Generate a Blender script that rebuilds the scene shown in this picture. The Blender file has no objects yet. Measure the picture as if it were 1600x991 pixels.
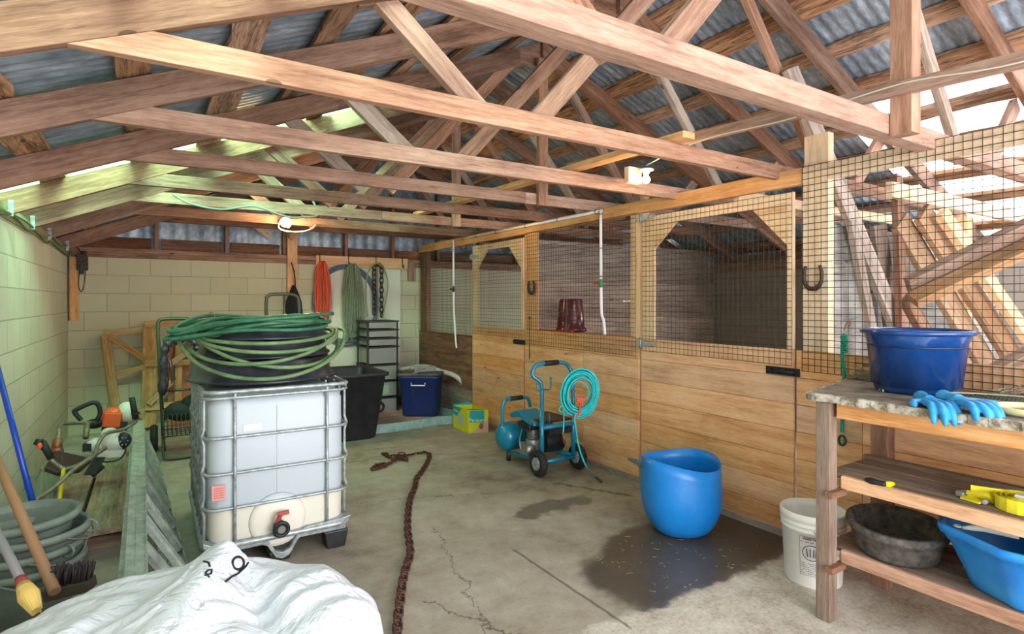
import bpy, bmesh, math, random
from mathutils import Vector, Matrix
from math import sin, cos, pi, radians
random.seed(7)
S = bpy.context.scene
C = S.collection

# ------------------------------------------------------------------ camera
TH = math.atan(565 / 895)          # heading of the view, east of north
cam = bpy.data.cameras.new('camera'); cam.lens = 36 * 895 / 1600; cam.sensor_width = 36
cam.shift_y = -25 / 1600; cam.clip_start = 0.05
camo = bpy.data.objects.new('camera', cam); C.objects.link(camo)
camo.location = (0, 0, 1.45); camo.rotation_euler = (pi / 2, 0, -TH)
S.camera = camo

# ------------------------------------------------------------------ world, lights, exposure
w = bpy.data.worlds.new('world'); S.world = w; w.use_nodes = True
bg = w.node_tree.nodes['Background']; bg.inputs[0].default_value = (0.93, 0.97, 1.0, 1); bg.inputs[1].default_value = 3.1
S.view_settings.view_transform = 'Standard'; S.view_settings.look = 'None'
S.view_settings.gamma = 1; S.view_settings.exposure = 0.0; S.view_settings.use_curve_mapping = False
try:
    S.cycles.use_denoising = True; S.cycles.max_bounces = 7; S.cycles.diffuse_bounces = 5
    S.cycles.transparent_max_bounces = 12; S.cycles.caustics_reflective = False; S.cycles.caustics_refractive = False
    S.cycles.sample_clamp_indirect = 8
except Exception: pass

def area(name, loc, target, sx, sy, power, col=(1, 1, 1)):
    l = bpy.data.lights.new(name, 'AREA'); l.shape = 'RECTANGLE'; l.size = sx; l.size_y = sy; l.energy = power; l.color = col
    o = bpy.data.objects.new(name, l); C.objects.link(o); o.location = loc
    o.rotation_euler = (Vector(target) - Vector(loc)).to_track_quat('-Z', 'Y').to_euler(); return o
# daylight through the open front of the barn, behind the viewer
area('open_front_daylight', (2.2, -1.6, 1.2), (2.2, 3.0, .3), 3.6, 2.2, 215, (1.0, 0.96, 0.92))
# daylight standing over the roof panels
area('skylight_daylight', (5.9, 1.4, 3.6), (5.2, 1.4, 2.6), 1.8, 1.8, 170, (1, 0.98, 0.95))
area('green_panel_daylight', (0.2, -1.3, 3.95), (0.4, 2.1, 2.3), 1.6, .7, 420, (0.93, 1, 0.92))
area('green_panel_daylight', (-0.1, 3.3, 3.9), (0.05, 4.6, 2.3), 1.2, 0.7, 560, (0.95, 1, 0.94))
area('green_panel_daylight', (1.3, 4.7, 4.2), (-.75, 4.9, 1.4), 1.0, 1.0, 120, (0.92, 1, 0.94))
# added fill lamps for the dark stalls, outside two made-up windows
area('stall_fill_lamp', (6.55, 3.0, 1.5), (4.0, 3.3, 1.2), 1.0, .8, 45, (1, .97, .92))
area('stall_fill_lamp', (6.55, 6.3, 1.5), (4.0, 6.6, 1.2), 1.0, .8, 40, (1, .97, .92))

# ------------------------------------------------------------------ materials
def mat(name, base=(.5, .5, .5), rough=.6, metal=0, spec=.5, alpha=1, trans=0, coat=0):
    m = bpy.data.materials.new(name); m.use_nodes = True
    b = m.node_tree.nodes['Principled BSDF']
    b.inputs['Base Color'].default_value = (*base, 1); b.inputs['Roughness'].default_value = rough
    b.inputs['Metallic'].default_value = metal; b.inputs['Specular IOR Level'].default_value = spec
    b.inputs['Alpha'].default_value = alpha; b.inputs['Transmission Weight'].default_value = trans
    b.inputs['Coat Weight'].default_value = coat
    return m
def srgb(r, g, b):
    f = lambda c: (c / 255 / 12.92) if c / 255 <= .04045 else ((c / 255 + .055) / 1.055) ** 2.4
    return (f(r), f(g), f(b))
class NT:
    def __init__(s, m): s.t = m.node_tree; s.b = s.t.nodes['Principled BSDF']
    def n(s, kind, **kw):
        x = s.t.nodes.new(kind)
        for k, v in kw.items():
            if k.startswith('i_'):
                key = k[2:]; key = int(key) if key.isdigit() else key.replace('_', ' ')
                x.inputs[key].default_value = v
            else: setattr(x, k, v)
        return x
    def l(s, a, b): s.t.links.new(a, b)
    def math(s, op, a, b=None, c=None):
        x = s.n('ShaderNodeMath', operation=op)
        for i, v in enumerate((a, b, c)):
            if v is None: continue
            if isinstance(v, (int, float)): x.inputs[i].default_value = v
            else: s.l(v, x.inputs[i])
        return x.outputs[0]
    def ramp(s, fac, stops):
        x = s.n('ShaderNodeValToRGB'); e = x.color_ramp.elements
        while len(e) < len(stops): e.new(.5)
        for i, (p, c) in enumerate(stops): e[i].position = p; e[i].color = (*c, 1)
        s.l(fac, x.inputs[0]); return x.outputs[0]
    def mix(s, f, a, b, mode='MIX'):
        x = s.n('ShaderNodeMix', data_type='RGBA', blend_type=mode)
        for i, v in ((0, f), (6, a), (7, b)):
            if isinstance(v, (int, float)): x.inputs[i].default_value = v
            elif isinstance(v, tuple): x.inputs[i].default_value = (*v, 1)
            else: s.l(v, x.inputs[i])
        return x.outputs[2]
def coords(N, scale=(1, 1, 1), kind='Object', loc=None):
    tc = N.n('ShaderNodeTexCoord'); mp = N.n('ShaderNodeMapping'); mp.inputs['Scale'].default_value = scale
    N.l(tc.outputs[kind], mp.inputs[0])
    if loc is not None: N.l(loc, mp.inputs['Location'])
    return mp.outputs[0]
def noise(N, vec, scale, detail=3, rough=.55, dist=0):
    x = N.n('ShaderNodeTexNoise', i_Scale=scale, i_Detail=detail, i_Roughness=rough, i_Distortion=dist); N.l(vec, x.inputs['Vector']); return x.outputs[0]
def bump(N, h, strength=.3, dist=.01):
    x = N.n('ShaderNodeBump', i_Strength=strength, i_Distance=dist); N.l(h, x.inputs['Height']); N.l(x.outputs[0], N.b.inputs['Normal'])

def wood(name, dark, mid, light, axis='X', rough=.75, knots=.5, vary=.25, streak=1.0, rings=9):
    """grain along one object axis; each board (mesh island) and each object gets its own tone"""
    m = mat(name, mid, rough, spec=.25); N = NT(m)
    g = N.n('ShaderNodeNewGeometry'); oi = N.n('ShaderNodeObjectInfo')
    rnd = N.math('ADD', g.outputs['Random Per Island'], oi.outputs['Random'])
    off = N.n('ShaderNodeCombineXYZ'); r7 = N.math('MULTIPLY', rnd, 37.3)
    for i in range(3): N.l(r7, off.inputs[i])
    k = {'X': (1, 14, 14), 'Y': (14, 1, 14), 'Z': (14, 14, 1)}[axis]
    v = coords(N, tuple(a * .9 for a in k), loc=off.outputs[0])
    n1 = noise(N, v, 1.6, 4, .6, .6)
    n2 = noise(N, v, rings, 3, .6, 1.2)
    f = N.math('ADD', N.math('MULTIPLY', n1, .6), N.math('MULTIPLY', n2, .4 * streak))
    sv = coords(N, tuple((1 if a == 1 else 9) * 5. for a in k), loc=off.outputs[0]); n3 = noise(N, sv, 2.0, 2, .7)
    bv = coords(N, (1, 1, 1), loc=off.outputs[0]); n4 = noise(N, bv, 3.2, 3, .6)
    f = N.math('ADD', f, N.math('MULTIPLY', N.math('SUBTRACT', n3, .5), .22))
    f = N.math('ADD', f, N.math('MULTIPLY', N.math('SUBTRACT', n4, .5), .30))
    c = N.ramp(f, [(.30, dark), (.5, mid), (.72, light)])
    kk = tuple(1 if a == 1 else .42 for a in k)
    kv = coords(N, tuple(3.2 * (1 if a == 1 else 2.6) for a in k), loc=off.outputs[0])
    vo = N.n('ShaderNodeTexVoronoi', i_Scale=1.0); N.l(kv, vo.inputs['Vector'])
    kn = N.math('LESS_THAN', vo.outputs['Distance'], .085)
    sel = N.n('ShaderNodeSeparateColor'); N.l(vo.outputs['Color'], sel.inputs[0])
    kn = N.math('MULTIPLY', kn, N.math('GREATER_THAN', sel.outputs[0], 1 - knots * .55))
    c = N.mix(N.math('MULTIPLY', kn, .7), c, tuple(x * .35 for x in dark))
    hv = N.n('ShaderNodeHueSaturation'); N.l(c, hv.inputs['Color'])
    fr = N.math('FRACT', N.math('MULTIPLY', rnd, 7.77))
    N.l(N.math('ADD', N.math('MULTIPLY', fr, 2 * vary), 1 - vary), hv.inputs['Value'])
    N.l(N.math('ADD', N.math('MULTIPLY', N.math('FRACT', N.math('MULTIPLY', rnd, 3.31)), .26), .74), hv.inputs['Saturation'])
    N.l(hv.outputs[0], N.b.inputs['Base Color']); bump(N, f, .35, .004)
    return m
def woods(name, *a, **k): return {ax: wood(name + '_' + ax, *a, axis=ax, **k) for ax in 'XYZ'}
W_TIE = woods('sawn_spruce', srgb(116, 78, 58), srgb(166, 122, 98), srgb(196, 158, 134), vary=.12, knots=.35)
W_RAF = woods('old_rafter_wood', srgb(88, 58, 42), srgb(138, 98, 76), srgb(172, 132, 108), vary=.2, knots=.6)
W_BARK = woods('rough_barky_board', srgb(48, 30, 20), srgb(112, 76, 52), srgb(186, 140, 104), vary=.3, knots=.8, streak=1.6, rings=6)
W_DARK = woods('dark_board', srgb(60, 36, 24), srgb(110, 68, 45), srgb(148, 98, 68), vary=.25)
W_PINE = woods('new_pine', srgb(186, 124, 70), srgb(222, 162, 104), srgb(238, 194, 142), vary=.10, knots=.5)
W_PALE = woods('pale_pine', srgb(200, 158, 114), srgb(230, 194, 150), srgb(242, 216, 182), vary=.07, knots=.4)
W_GREY = woods('weathered_board', srgb(98, 82, 74), srgb(152, 132, 120), srgb(190, 172, 158), vary=.22, knots=.4, streak=1.4)
W_PALEGREY = woods('pale_grey_board', srgb(96, 92, 92), srgb(158, 154, 152), srgb(196, 192, 188), vary=.12, knots=.2, streak=1.4)  # pale neutral grey boards
W_BENCH = woods('stained_bench_wood', srgb(92, 70, 58), srgb(134, 108, 92), srgb(168, 144, 126), vary=.14, knots=.3)
W_OSB = wood('brown_plywood', srgb(84, 52, 30), srgb(130, 84, 52), srgb(165, 112, 72), axis='Y', vary=.1, rings=3)
W_SCRAP = woods('scrap_wood', srgb(92, 76, 62), srgb(142, 122, 102), srgb(178, 158, 134), vary=.15, knots=.5)

def speck(name, c1, c2, scale=8, rough=.6, metal=0, spec=.4, bmp=.15, contrast=(.35, .65), coat=0):
    m = mat(name, c1, rough, metal, spec, coat=coat); N = NT(m); v = coords(N)
    n = noise(N, v, scale, 4, .65)
    N.l(N.ramp(n, [(contrast[0], c1), (contrast[1], c2)]), N.b.inputs['Base Color'])
    if bmp: bump(N, n, bmp, .005)
    return m
STEEL = speck('galvanised_steel', srgb(134, 142, 146), srgb(178, 186, 190), 30, .38, .35, .5, .05)
ALU = speck('dull_aluminium', srgb(150, 158, 152), srgb(196, 204, 198), 18, .42, .35, .5, .1)
IRON = speck('dark_iron', srgb(40, 36, 34), srgb(78, 66, 58), 60, .55, .5, .4)
RUST = speck('rusty_iron', srgb(58, 36, 34), srgb(104, 66, 56), 50, .8, .2, .3, .3)
BLACK = speck('black_plastic', srgb(24, 25, 28), srgb(40, 41, 46), 12, .4)
RUBBER = speck('dusty_black_rubber', srgb(36, 38, 46), srgb(70, 73, 82), 7, .3, 0, .5, .1, (.35, .8))
RUBBERG = speck('worn_grey_rubber', srgb(56, 54, 56), srgb(104, 98, 92), 22, .8, 0, .3, .35)
TYRE = speck('tyre_rubber', srgb(26, 26, 28), srgb(44, 44, 46), 30, .75)
WHITEP = speck('white_plastic', srgb(232, 230, 228), srgb(244, 242, 240), 5, .4)
PVC = mat('white_pvc', srgb(225, 226, 232), .35)
BLUEB = speck('bright_blue_plastic', srgb(6, 118, 205), srgb(40, 142, 222), 3.5, .35, 0, .5, .05, (.35, .75))
BLUEI = mat('blue_inside', srgb(8, 104, 190), .5)
NAVY = speck('navy_plastic', srgb(12, 54, 116), srgb(24, 70, 136), 5, .16, 0, .6, .03)
TOTEB = mat('tote_blue_plastic', srgb(30, 50, 110), .38)
TEAL = mat('teal_enamel', srgb(14, 124, 158), .3, coat=.3)
AQUA = speck('aqua_rubber_hose', srgb(10, 166, 178), srgb(44, 196, 200), 30, .35)
HOSE1 = speck('green_hose', srgb(40, 88, 64), srgb(68, 120, 90), 14, .42)
HOSE2 = speck('faded_green_hose', srgb(84, 112, 76), srgb(120, 144, 102), 9, .5)
ROPEG = speck('pale_green_rope', srgb(98, 112, 92), srgb(140, 150, 124), 60, .9, bmp=.4)
ORANGE = mat('orange_cord', srgb(206, 74, 40), .5)
MAROON = mat('maroon_plastic', srgb(88, 22, 34), .25, spec=.6)
RED = mat('red_plastic', srgb(190, 24, 34), .35)
YELLOW = speck('yellow_webbing', srgb(220, 206, 30), srgb(238, 224, 60), 40, .7)
GREY = speck('grey_planter_plastic', srgb(98, 110, 104), srgb(124, 134, 126), 6, .45)
OLIVE = mat('olive_steel_tube', srgb(70, 78, 66), .45, .3)
GLOVE = speck('blue_rubber_glove', srgb(30, 130, 196), srgb(64, 160, 216), 14, .5)
PIPEC = mat('clear_ribbed_pipe', srgb(190, 190, 188), .3, spec=.6)
LAYF = speck('pale_blue_layflat_hose', srgb(122, 158, 160), srgb(158, 186, 186), 12, .7)
TAN = mat('tan_rubber_ring', srgb(216, 208, 160), .5)
HAY = speck('hay', srgb(150, 128, 84), srgb(206, 190, 146), 90, .95, bmp=.3)
WIREG = mat('green_coated_wire', srgb(20, 44, 42), .45, spec=.5)
WIREB = mat('dark_wire', srgb(36, 30, 26), .5, .3)
BLACKI = mat('black_print', srgb(18, 18, 24), .7)
WCORD = mat('white_cable', srgb(206, 200, 184), .5)
GLOW = mat('lit_bulb', (1, .85, .6), .3); GLOW.node_tree.nodes['Principled BSDF'].inputs['Emission Color'].default_value = (1, .74, .40, 1)
GLOW.node_tree.nodes['Principled BSDF'].inputs['Emission Strength'].default_value = 22

def block_mat(name, c1, c2, plane):
    m = mat(name, c1, .8, spec=.25); N = NT(m)
    tc = N.n('ShaderNodeTexCoord'); sp = N.n('ShaderNodeSeparateXYZ'); N.l(tc.outputs['Object'], sp.inputs[0])
    cb = N.n('ShaderNodeCombineXYZ'); N.l(sp.outputs[0 if plane == 'X' else 1], cb.inputs[0]); N.l(N.math('ADD', sp.outputs[2], .091), cb.inputs[1])
    br = N.n('ShaderNodeTexBrick', offset=.5, i_Scale=1.0, i_Mortar_Size=.0045, i_Mortar_Smooth=.3)
    br.inputs['Brick Width'].default_value = .406; br.inputs['Row Height'].default_value = .203
    br.inputs['Color1'].default_value = (*c1, 1); br.inputs['Color2'].default_value = (*c2, 1)
    br.inputs['Mortar'].default_value = (*[x * .62 for x in c1], 1); N.l(cb.outputs[0], br.inputs['Vector'])
    v = coords(N); n1 = noise(N, v, 2.2, 4, .6); n2 = noise(N, v, 45, 3, .6)
    c = N.mix(N.math('MULTIPLY', n1, .45), br.outputs[0], tuple(x * .72 for x in c2), 'MIX')
    N.l(c, N.b.inputs['Base Color'])
    h = N.math('SUBTRACT', N.math('MULTIPLY', n2, .25), br.outputs['Fac']); bump(N, h, .6, .006)
    return m
BLOCK_B = block_mat('painted_block_back', srgb(188, 184, 160), srgb(198, 194, 170), 'X')
BLOCK_L = block_mat('painted_block_side', srgb(188, 190, 170), srgb(200, 200, 180), 'Y')
BLOCK_R = block_mat('grey_block', srgb(150, 142, 134), srgb(160, 150, 142), 'Y')

def concrete():
    m = mat('concrete_floor', srgb(140, 134, 120), .75, spec=.3); N = NT(m); v = coords(N)
    n1 = noise(N, v, .9, 5, .62, .4); n2 = noise(N, v, 5, 5, .7); n3 = noise(N, v, 60, 2, .6)
    f = N.math('ADD', N.math('MULTIPLY', n1, .55), N.math('MULTIPLY', n2, .45))
    c = N.ramp(f, [(.3, srgb(102, 92, 80)), (.45, srgb(150, 140, 127)), (.6, srgb(172, 165, 154)), (.75, srgb(200, 196, 188))])
    c = N.mix(N.math('MULTIPLY', N.math('GREATER_THAN', n3, .66), .35), c, srgb(84, 76, 64))
    sp = N.n('ShaderNodeSeparateXYZ'); N.l(v, sp.inputs[0]); X, Y = sp.outputs[0], sp.outputs[1]
    wob = N.math('MULTIPLY', N.math('SUBTRACT', noise(N, v, 2.6, 4, .6), .5), .5)
    wob2 = N.math('MULTIPLY', N.math('SUBTRACT', noise(N, v, 9, 4, .6), .5), .16)
    def sm(val, a, b):
        x = N.n('ShaderNodeMapRange', interpolation_type='SMOOTHSTEP'); N.l(val, x.inputs[0]); x.inputs[1].default_value = a; x.inputs[2].default_value = b; return x.outputs[0]
    # worn brighter apron in front of the joint
    fr = sm(N.math('ADD', Y, wob2), 1.99, 1.93)
    c = N.mix(N.math('MULTIPLY', fr, .8), c, N.ramp(N.math('ADD', N.math('MULTIPLY', n2, .5), N.math('MULTIPLY', noise(N, v, 48, 4, .8), .5)), [(.34, srgb(142, 124, 110)), (.46, srgb(186, 177, 167)), (.6, srgb(218, 213, 206))]))
    # the wet patch, bounded by the joint
    dx = N.math('DIVIDE', N.math('SUBTRACT', X, 2.75), .95); dy = N.math('DIVIDE', N.math('SUBTRACT', Y, 2.13), .58)
    r = N.math('ADD', N.math('SQRT', N.math('ADD', N.math('MULTIPLY', dx, dx), N.math('MULTIPLY', dy, dy))), wob)
    wet = N.math('MULTIPLY', sm(r, 1.02, .86), sm(N.math('ADD', Y, wob2), 1.90, 1.95))
    dx = N.math('DIVIDE', N.math('SUBTRACT', X, 2.35), .7); dy = N.math('DIVIDE', N.math('SUBTRACT', Y, 3.25), .3)
    r2 = N.math('ADD', N.math('SQRT', N.math('ADD', N.math('MULTIPLY', dx, dx), N.math('MULTIPLY', dy, dy))), N.math('MULTIPLY', wob, 3.2))
    damp = N.math('MULTIPLY', sm(r2, .5, .3), .7)
    wet = N.math('MAXIMUM', wet, damp)
    # old cracks and the saw joint
    def crack(x0, y0, x1, y1, wd, amp=.5):
        L = math.hypot(x1 - x0, y1 - y0); ux, uy = (x1 - x0) / L, (y1 - y0) / L
        a = N.math('SUBTRACT', X, x0); b = N.math('SUBTRACT', Y, y0)
        t = N.math('ADD', N.math('MULTIPLY', a, ux), N.math('MULTIPLY', b, uy))
        n = N.math('SUBTRACT', N.math('MULTIPLY', a, -uy), N.math('MULTIPLY', b, -ux))
        n = N.math('ABSOLUTE', N.math('ADD', n, N.math('MULTIPLY', wob2, amp)))
        return N.math('MULTIPLY', sm(n, wd, wd * .3), N.math('MULTIPLY', sm(t, 0, .05), sm(t, L, L - .05)))
    cr = crack(1.79, 2.85, 1.80, 1.84, .012, .12)
    for a in ((1.1, 2.6, 1.75, 1.2, .008), (1.2, 4.1, 2.6, 3.6, .006), (1.3, 5.2, 3.1, 4.7, .006), (1.55, 3.4, 1.2, 2.0, .006), (0.9, 5.6, 2.2, 5.4, .007), (2.7, 3.7, 3.05, 3.1, .03)):
        cr = N.math('MAXIMUM', cr, crack(*a, amp=1.2))
    c = N.mix(N.math('MULTIPLY', cr, .6), c, srgb(58, 50, 42))
    c = N.mix(N.math('MULTIPLY', wet, .86), c, srgb(60, 52, 46))
    N.l(c, N.b.inputs['Base Color'])
    N.l(N.math('SUBTRACT', .8, N.math('MULTIPLY', wet, .5)), N.b.inputs['Roughness'])
    h = N.math('SUBTRACT', N.math('ADD', N.math('MULTIPLY', n2, .6), N.math('MULTIPLY', n3, .3)), cr); bump(N, h, .35, .008)
    return m
CONC = concrete()

def roofmetal(name, c1, c2):
    m = mat(name, c1, .45, .3, .5); N = NT(m); v = coords(N, (1, 3, 1)); n = noise(N, v, 3, 4, .65); n2 = noise(N, v, 14, 3, .6)
    f = N.math('ADD', N.math('MULTIPLY', n, .6), N.math('MULTIPLY', n2, .4))
    N.l(N.ramp(f, [(.36, c1), (.52, c2), (.66, tuple(min(1, x * 1.7) for x in c2))]), N.b.inputs['Base Color']); return m
METAL = roofmetal('galvanised_roof_sheet', srgb(104, 118, 136), srgb(150, 164, 182))
def panelmat(name, col, tr=.5):
    m = bpy.data.materials.new(name); m.use_nodes = True; t = m.node_tree; t.nodes.clear()
    o = t.nodes.new('ShaderNodeOutputMaterial'); mx = t.nodes.new('ShaderNodeMixShader'); mx.inputs[0].default_value = tr
    a = t.nodes.new('ShaderNodeBsdfTranslucent'); a.inputs[0].default_value = (*col, 1)
    b = t.nodes.new('ShaderNodeBsdfTransparent'); b.inputs[0].default_value = (*col, 1)
    t.links.new(a.outputs[0], mx.inputs[1]); t.links.new(b.outputs[0], mx.inputs[2]); t.links.new(mx.outputs[0], o.inputs[0]); return m
FIBG = panelmat('green_fibreglass', (.42, .95, .62), .6)
FIBP = panelmat('pale_green_fibreglass', (.78, .97, .84), .6)
FIBW = panelmat('clear_fibreglass', (.97, .97, .95), .6)

# ------------------------------------------------------------------ geometry helpers
def P(u, v, X=None, Y=None, Z=None, d=None):
    """a point of the place, from its bearing in the survey photograph and one known coordinate"""
    a = (u - 800) / 895; c, s = cos(TH), sin(TH); r = (a * c + s, -a * s + c, (470.5 - v) / 895)
    t = X / r[0] if X is not None else Y / r[1] if Y is not None else (Z - 1.45) / r[2] if Z is not None else d
    return Vector((r[0] * t, r[1] * t, 1.45 + r[2] * t))
def nb(): return bmesh.new()
def box(bm, x0, x1, y0, y1, z0, z1, M=None):
    vs = [bm.verts.new((x, y, z)) for z in (z0, z1) for x, y in ((x0, y0), (x1, y0), (x1, y1), (x0, y1))]
    for f in ((3, 2, 1, 0), (4, 5, 6, 7), (0, 1, 5, 4), (1, 2, 6, 5), (2, 3, 7, 6), (3, 0, 4, 7)): bm.faces.new([vs[i] for i in f])
    if M is not None:
        for v in vs: v.co = M @ v.co
    return vs
def frame(p0, p1, up=(0, 0, 1)):
    x = (Vector(p1) - Vector(p0)); L = x.length; x.normalize(); up = Vector(up)
    if abs(x.dot(up)) > .98: up = Vector((0, 1, 0))
    y = up.cross(x).normalized(); z = x.cross(y)
    M = Matrix((x, y, z)).transposed().to_4x4(); M.translation = Vector(p0); return M, L
def bar(bm, p0, p1, w, h, up=(0, 0, 1)):
    M, L = frame(p0, p1, up); return box(bm, 0, L, -w / 2, w / 2, -h / 2, h / 2, M)
def tube(bm, pts, r, n=8, closed=False, cap=True):
    pts = [Vector(p) for p in pts]; N = len(pts)
    rs = r if isinstance(r, (list, tuple)) else [r] * N
    t0 = (pts[1] - pts[0]).normalized(); ref = Vector((0, 0, 1)) if abs(t0.z) < .9 else Vector((1, 0, 0))
    nrm = t0.cross(ref).normalized(); rings = []
    for i, p in enumerate(pts):
        a = pts[(i - 1) % N] if (closed or i > 0) else p; b = pts[(i + 1) % N] if (closed or i < N - 1) else p
        t = (b - a); t = t.normalized() if t.length > 1e-9 else t0
        nrm = (nrm - t * nrm.dot(t)); nrm = nrm.normalized() if nrm.length > 1e-6 else t.orthogonal().normalized()
        bn = t.cross(nrm)
        rings.append([bm.verts.new(p + (nrm * cos(2 * pi * k / n) + bn * sin(2 * pi * k / n)) * rs[i]) for k in range(n)])
    for i in range(N if closed else N - 1):
        A, B = rings[i], rings[(i + 1) % N]
        for k in range(n):
            f = bm.faces.new((A[k], A[(k + 1) % n], B[(k + 1) % n], B[k])); f.smooth = True
    if cap and not closed:
        bm.faces.new(rings[0][::-1]); bm.faces.new(rings[-1])
def cr(pts, m=8, closed=False):
    pts = [Vector(p) for p in pts]; N = len(pts); out = []
    g = (lambda i: pts[i % N]) if closed else (lambda i: pts[max(0, min(N - 1, i))])
    for i in range(N if closed else N - 1):
        a, b, c, d = g(i - 1), g(i), g(i + 1), g(i + 2)
        for k in range(m):
            t = k / m; out.append(.5 * ((2 * b) + (c - a) * t + (2 * a - 5 * b + 4 * c - d) * t * t + (3 * b - a - 3 * c + d) * t ** 3))
    if not closed: out.append(pts[-1])
    return out
def lathe(bm, prof, c, n=40, sx=1, sy=1, fn=None, close=False):
    rings = []
    for j, (r, z) in enumerate(prof):
        ring = []
        for k in range(n):
            a = 2 * pi * k / n; rr = r * (fn(a, j) if fn else 1)
            ring.append(bm.verts.new((c[0] + rr * cos(a) * sx, c[1] + rr * sin(a) * sy, c[2] + z)))
        rings.append(ring)
    for j in range(len(prof) - 1):
        for k in range(n):
            f = bm.faces.new((rings[j][k], rings[j][(k + 1) % n], rings[j + 1][(k + 1) % n], rings[j + 1][k])); f.smooth = True
    if prof[0][0] > 1e-4: bm.faces.new(rings[0][::-1])
    if prof[-1][0] > 1e-4: bm.faces.new(rings[-1])
    return rings
def cyl(bm, p0, p1, r, n=16, r1=None): tube(bm, [p0, p1], [r, r if r1 is None else r1], n)
def torus(bm, c, R, r, n=28, m=8, M=None, sx=1, sy=1):
    pts = [Vector((R * cos(2 * pi * k / n) * sx, R * sin(2 * pi * k / n) * sy, 0)) for k in range(n)]
    if M is not None: pts = [M @ p for p in pts]
    tube(bm, [p + Vector(c) for p in pts], r, m, closed=True)
def prism(bm, poly, axis, a, b):
    """poly: 2-D points; axis 'Y' -> (x,z) extruded in y; 'X' -> (y,z); 'Z' -> (x,y)"""
    f = {'Y': lambda p, t: (p[0], t, p[1]), 'X': lambda p, t: (t, p[0], p[1]), 'Z': lambda p, t: (p[0], p[1], t)}[axis]
    A = [bm.verts.new(f(p, a)) for p in poly]; B = [bm.verts.new(f(p, b)) for p in poly]; n = len(poly)
    bm.faces.new(A); bm.faces.new(B[::-1])
    for i in range(n): bm.faces.new((A[i], B[i], B[(i + 1) % n], A[(i + 1) % n]))
def ball(bm, c, r, s=(1, 1, 1), seg=16, M=None):
    o = bmesh.ops.create_uvsphere(bm, u_segments=seg, v_segments=seg // 2, radius=r)
    for v in o['verts']:
        v.co = Vector((v.co.x * s[0], v.co.y * s[1], v.co.z * s[2]))
        if M is not None: v.co = M @ v.co
        v.co += Vector(c)
        for f in v.link_faces: f.smooth = True

def link(name, bm, m, parent=None, bevel=0, smooth=False, matrix=None, sub=0):
    bmesh.ops.recalc_face_normals(bm, faces=bm.faces[:])
    if smooth:
        for f in bm.faces: f.smooth = True
    org = Vector((0, 0, 0)); q = parent
    while q is not None: org += q.location; q = q.parent
    if matrix is None and parent is not None: bmesh.ops.translate(bm, verts=bm.verts[:], vec=-org)
    if isinstance(m, dict): m = m['X']
    me = bpy.data.meshes.new(name); bm.to_mesh(me); bm.free()
    for x in (m if isinstance(m, (list, tuple)) else [m]): me.materials.append(x)
    o = bpy.data.objects.new(name, me); C.objects.link(o)
    if parent is not None: o.parent = parent
    if matrix is not None:
        mm = matrix.copy(); mm.translation -= org; o.matrix_local = mm
    if bevel:
        b = o.modifiers.new('bevel', 'BEVEL'); b.width = bevel; b.segments = 2; b.limit_method = 'ANGLE'
    if sub:
        b = o.modifiers.new('sub', 'SUBSURF'); b.levels = sub; b.render_levels = sub
    return o
def tag(o, label=None, cat=None, group=None, kind=None):
    if label: o['label'] = label
    if cat: o['category'] = cat
    if group: o['group'] = group
    if kind: o['kind'] = kind
    return o
def thing(name, loc, label, cat, group=None):
    o = bpy.data.objects.new(name, None); C.objects.link(o); o.location = Vector(loc); o.empty_display_size = .05
    return tag(o, label, cat, group)
def solo(name, bm, m, label, cat, group=None, **k): return tag(link(name, bm, m, **k), label, cat, group)
def struct(name, bm, m, **k): return tag(link(name, bm, m, **k), kind='structure')
def timber(name, p0, p1, w, h, woods_, parent=None, up=(0, 0, 1), bevel=.003):
    """one board as its own object, grain along its length"""
    M, L = frame(p0, p1, up); bm = nb(); box(bm, 0, L, -w / 2, w / 2, -h / 2, h / 2)
    return link(name, bm, woods_['X'] if isinstance(woods_, dict) else woods_, parent, bevel, matrix=M)
def words(txt, size, m, parent, loc, rot, name='lettering', ext=.0006, align='CENTER'):
    cu = bpy.data.curves.new(name, 'FONT'); cu.body = txt; cu.size = size; cu.extrude = ext; cu.align_x = align; cu.align_y = 'CENTER'
    t = bpy.data.objects.new(name, cu); C.objects.link(t); dg = bpy.context.evaluated_depsgraph_get(); dg.update()
    me = bpy.data.meshes.new_from_object(t.evaluated_get(dg)); bpy.data.objects.remove(t); me.materials.clear(); me.materials.append(m)
    o = bpy.data.objects.new(name, me); C.objects.link(o); org = Vector((0, 0, 0)); q = parent
    while q is not None: org += q.location; q = q.parent
    o.parent = parent; o.location = Vector(loc) - org; o.rotation_euler = rot; return o
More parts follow.
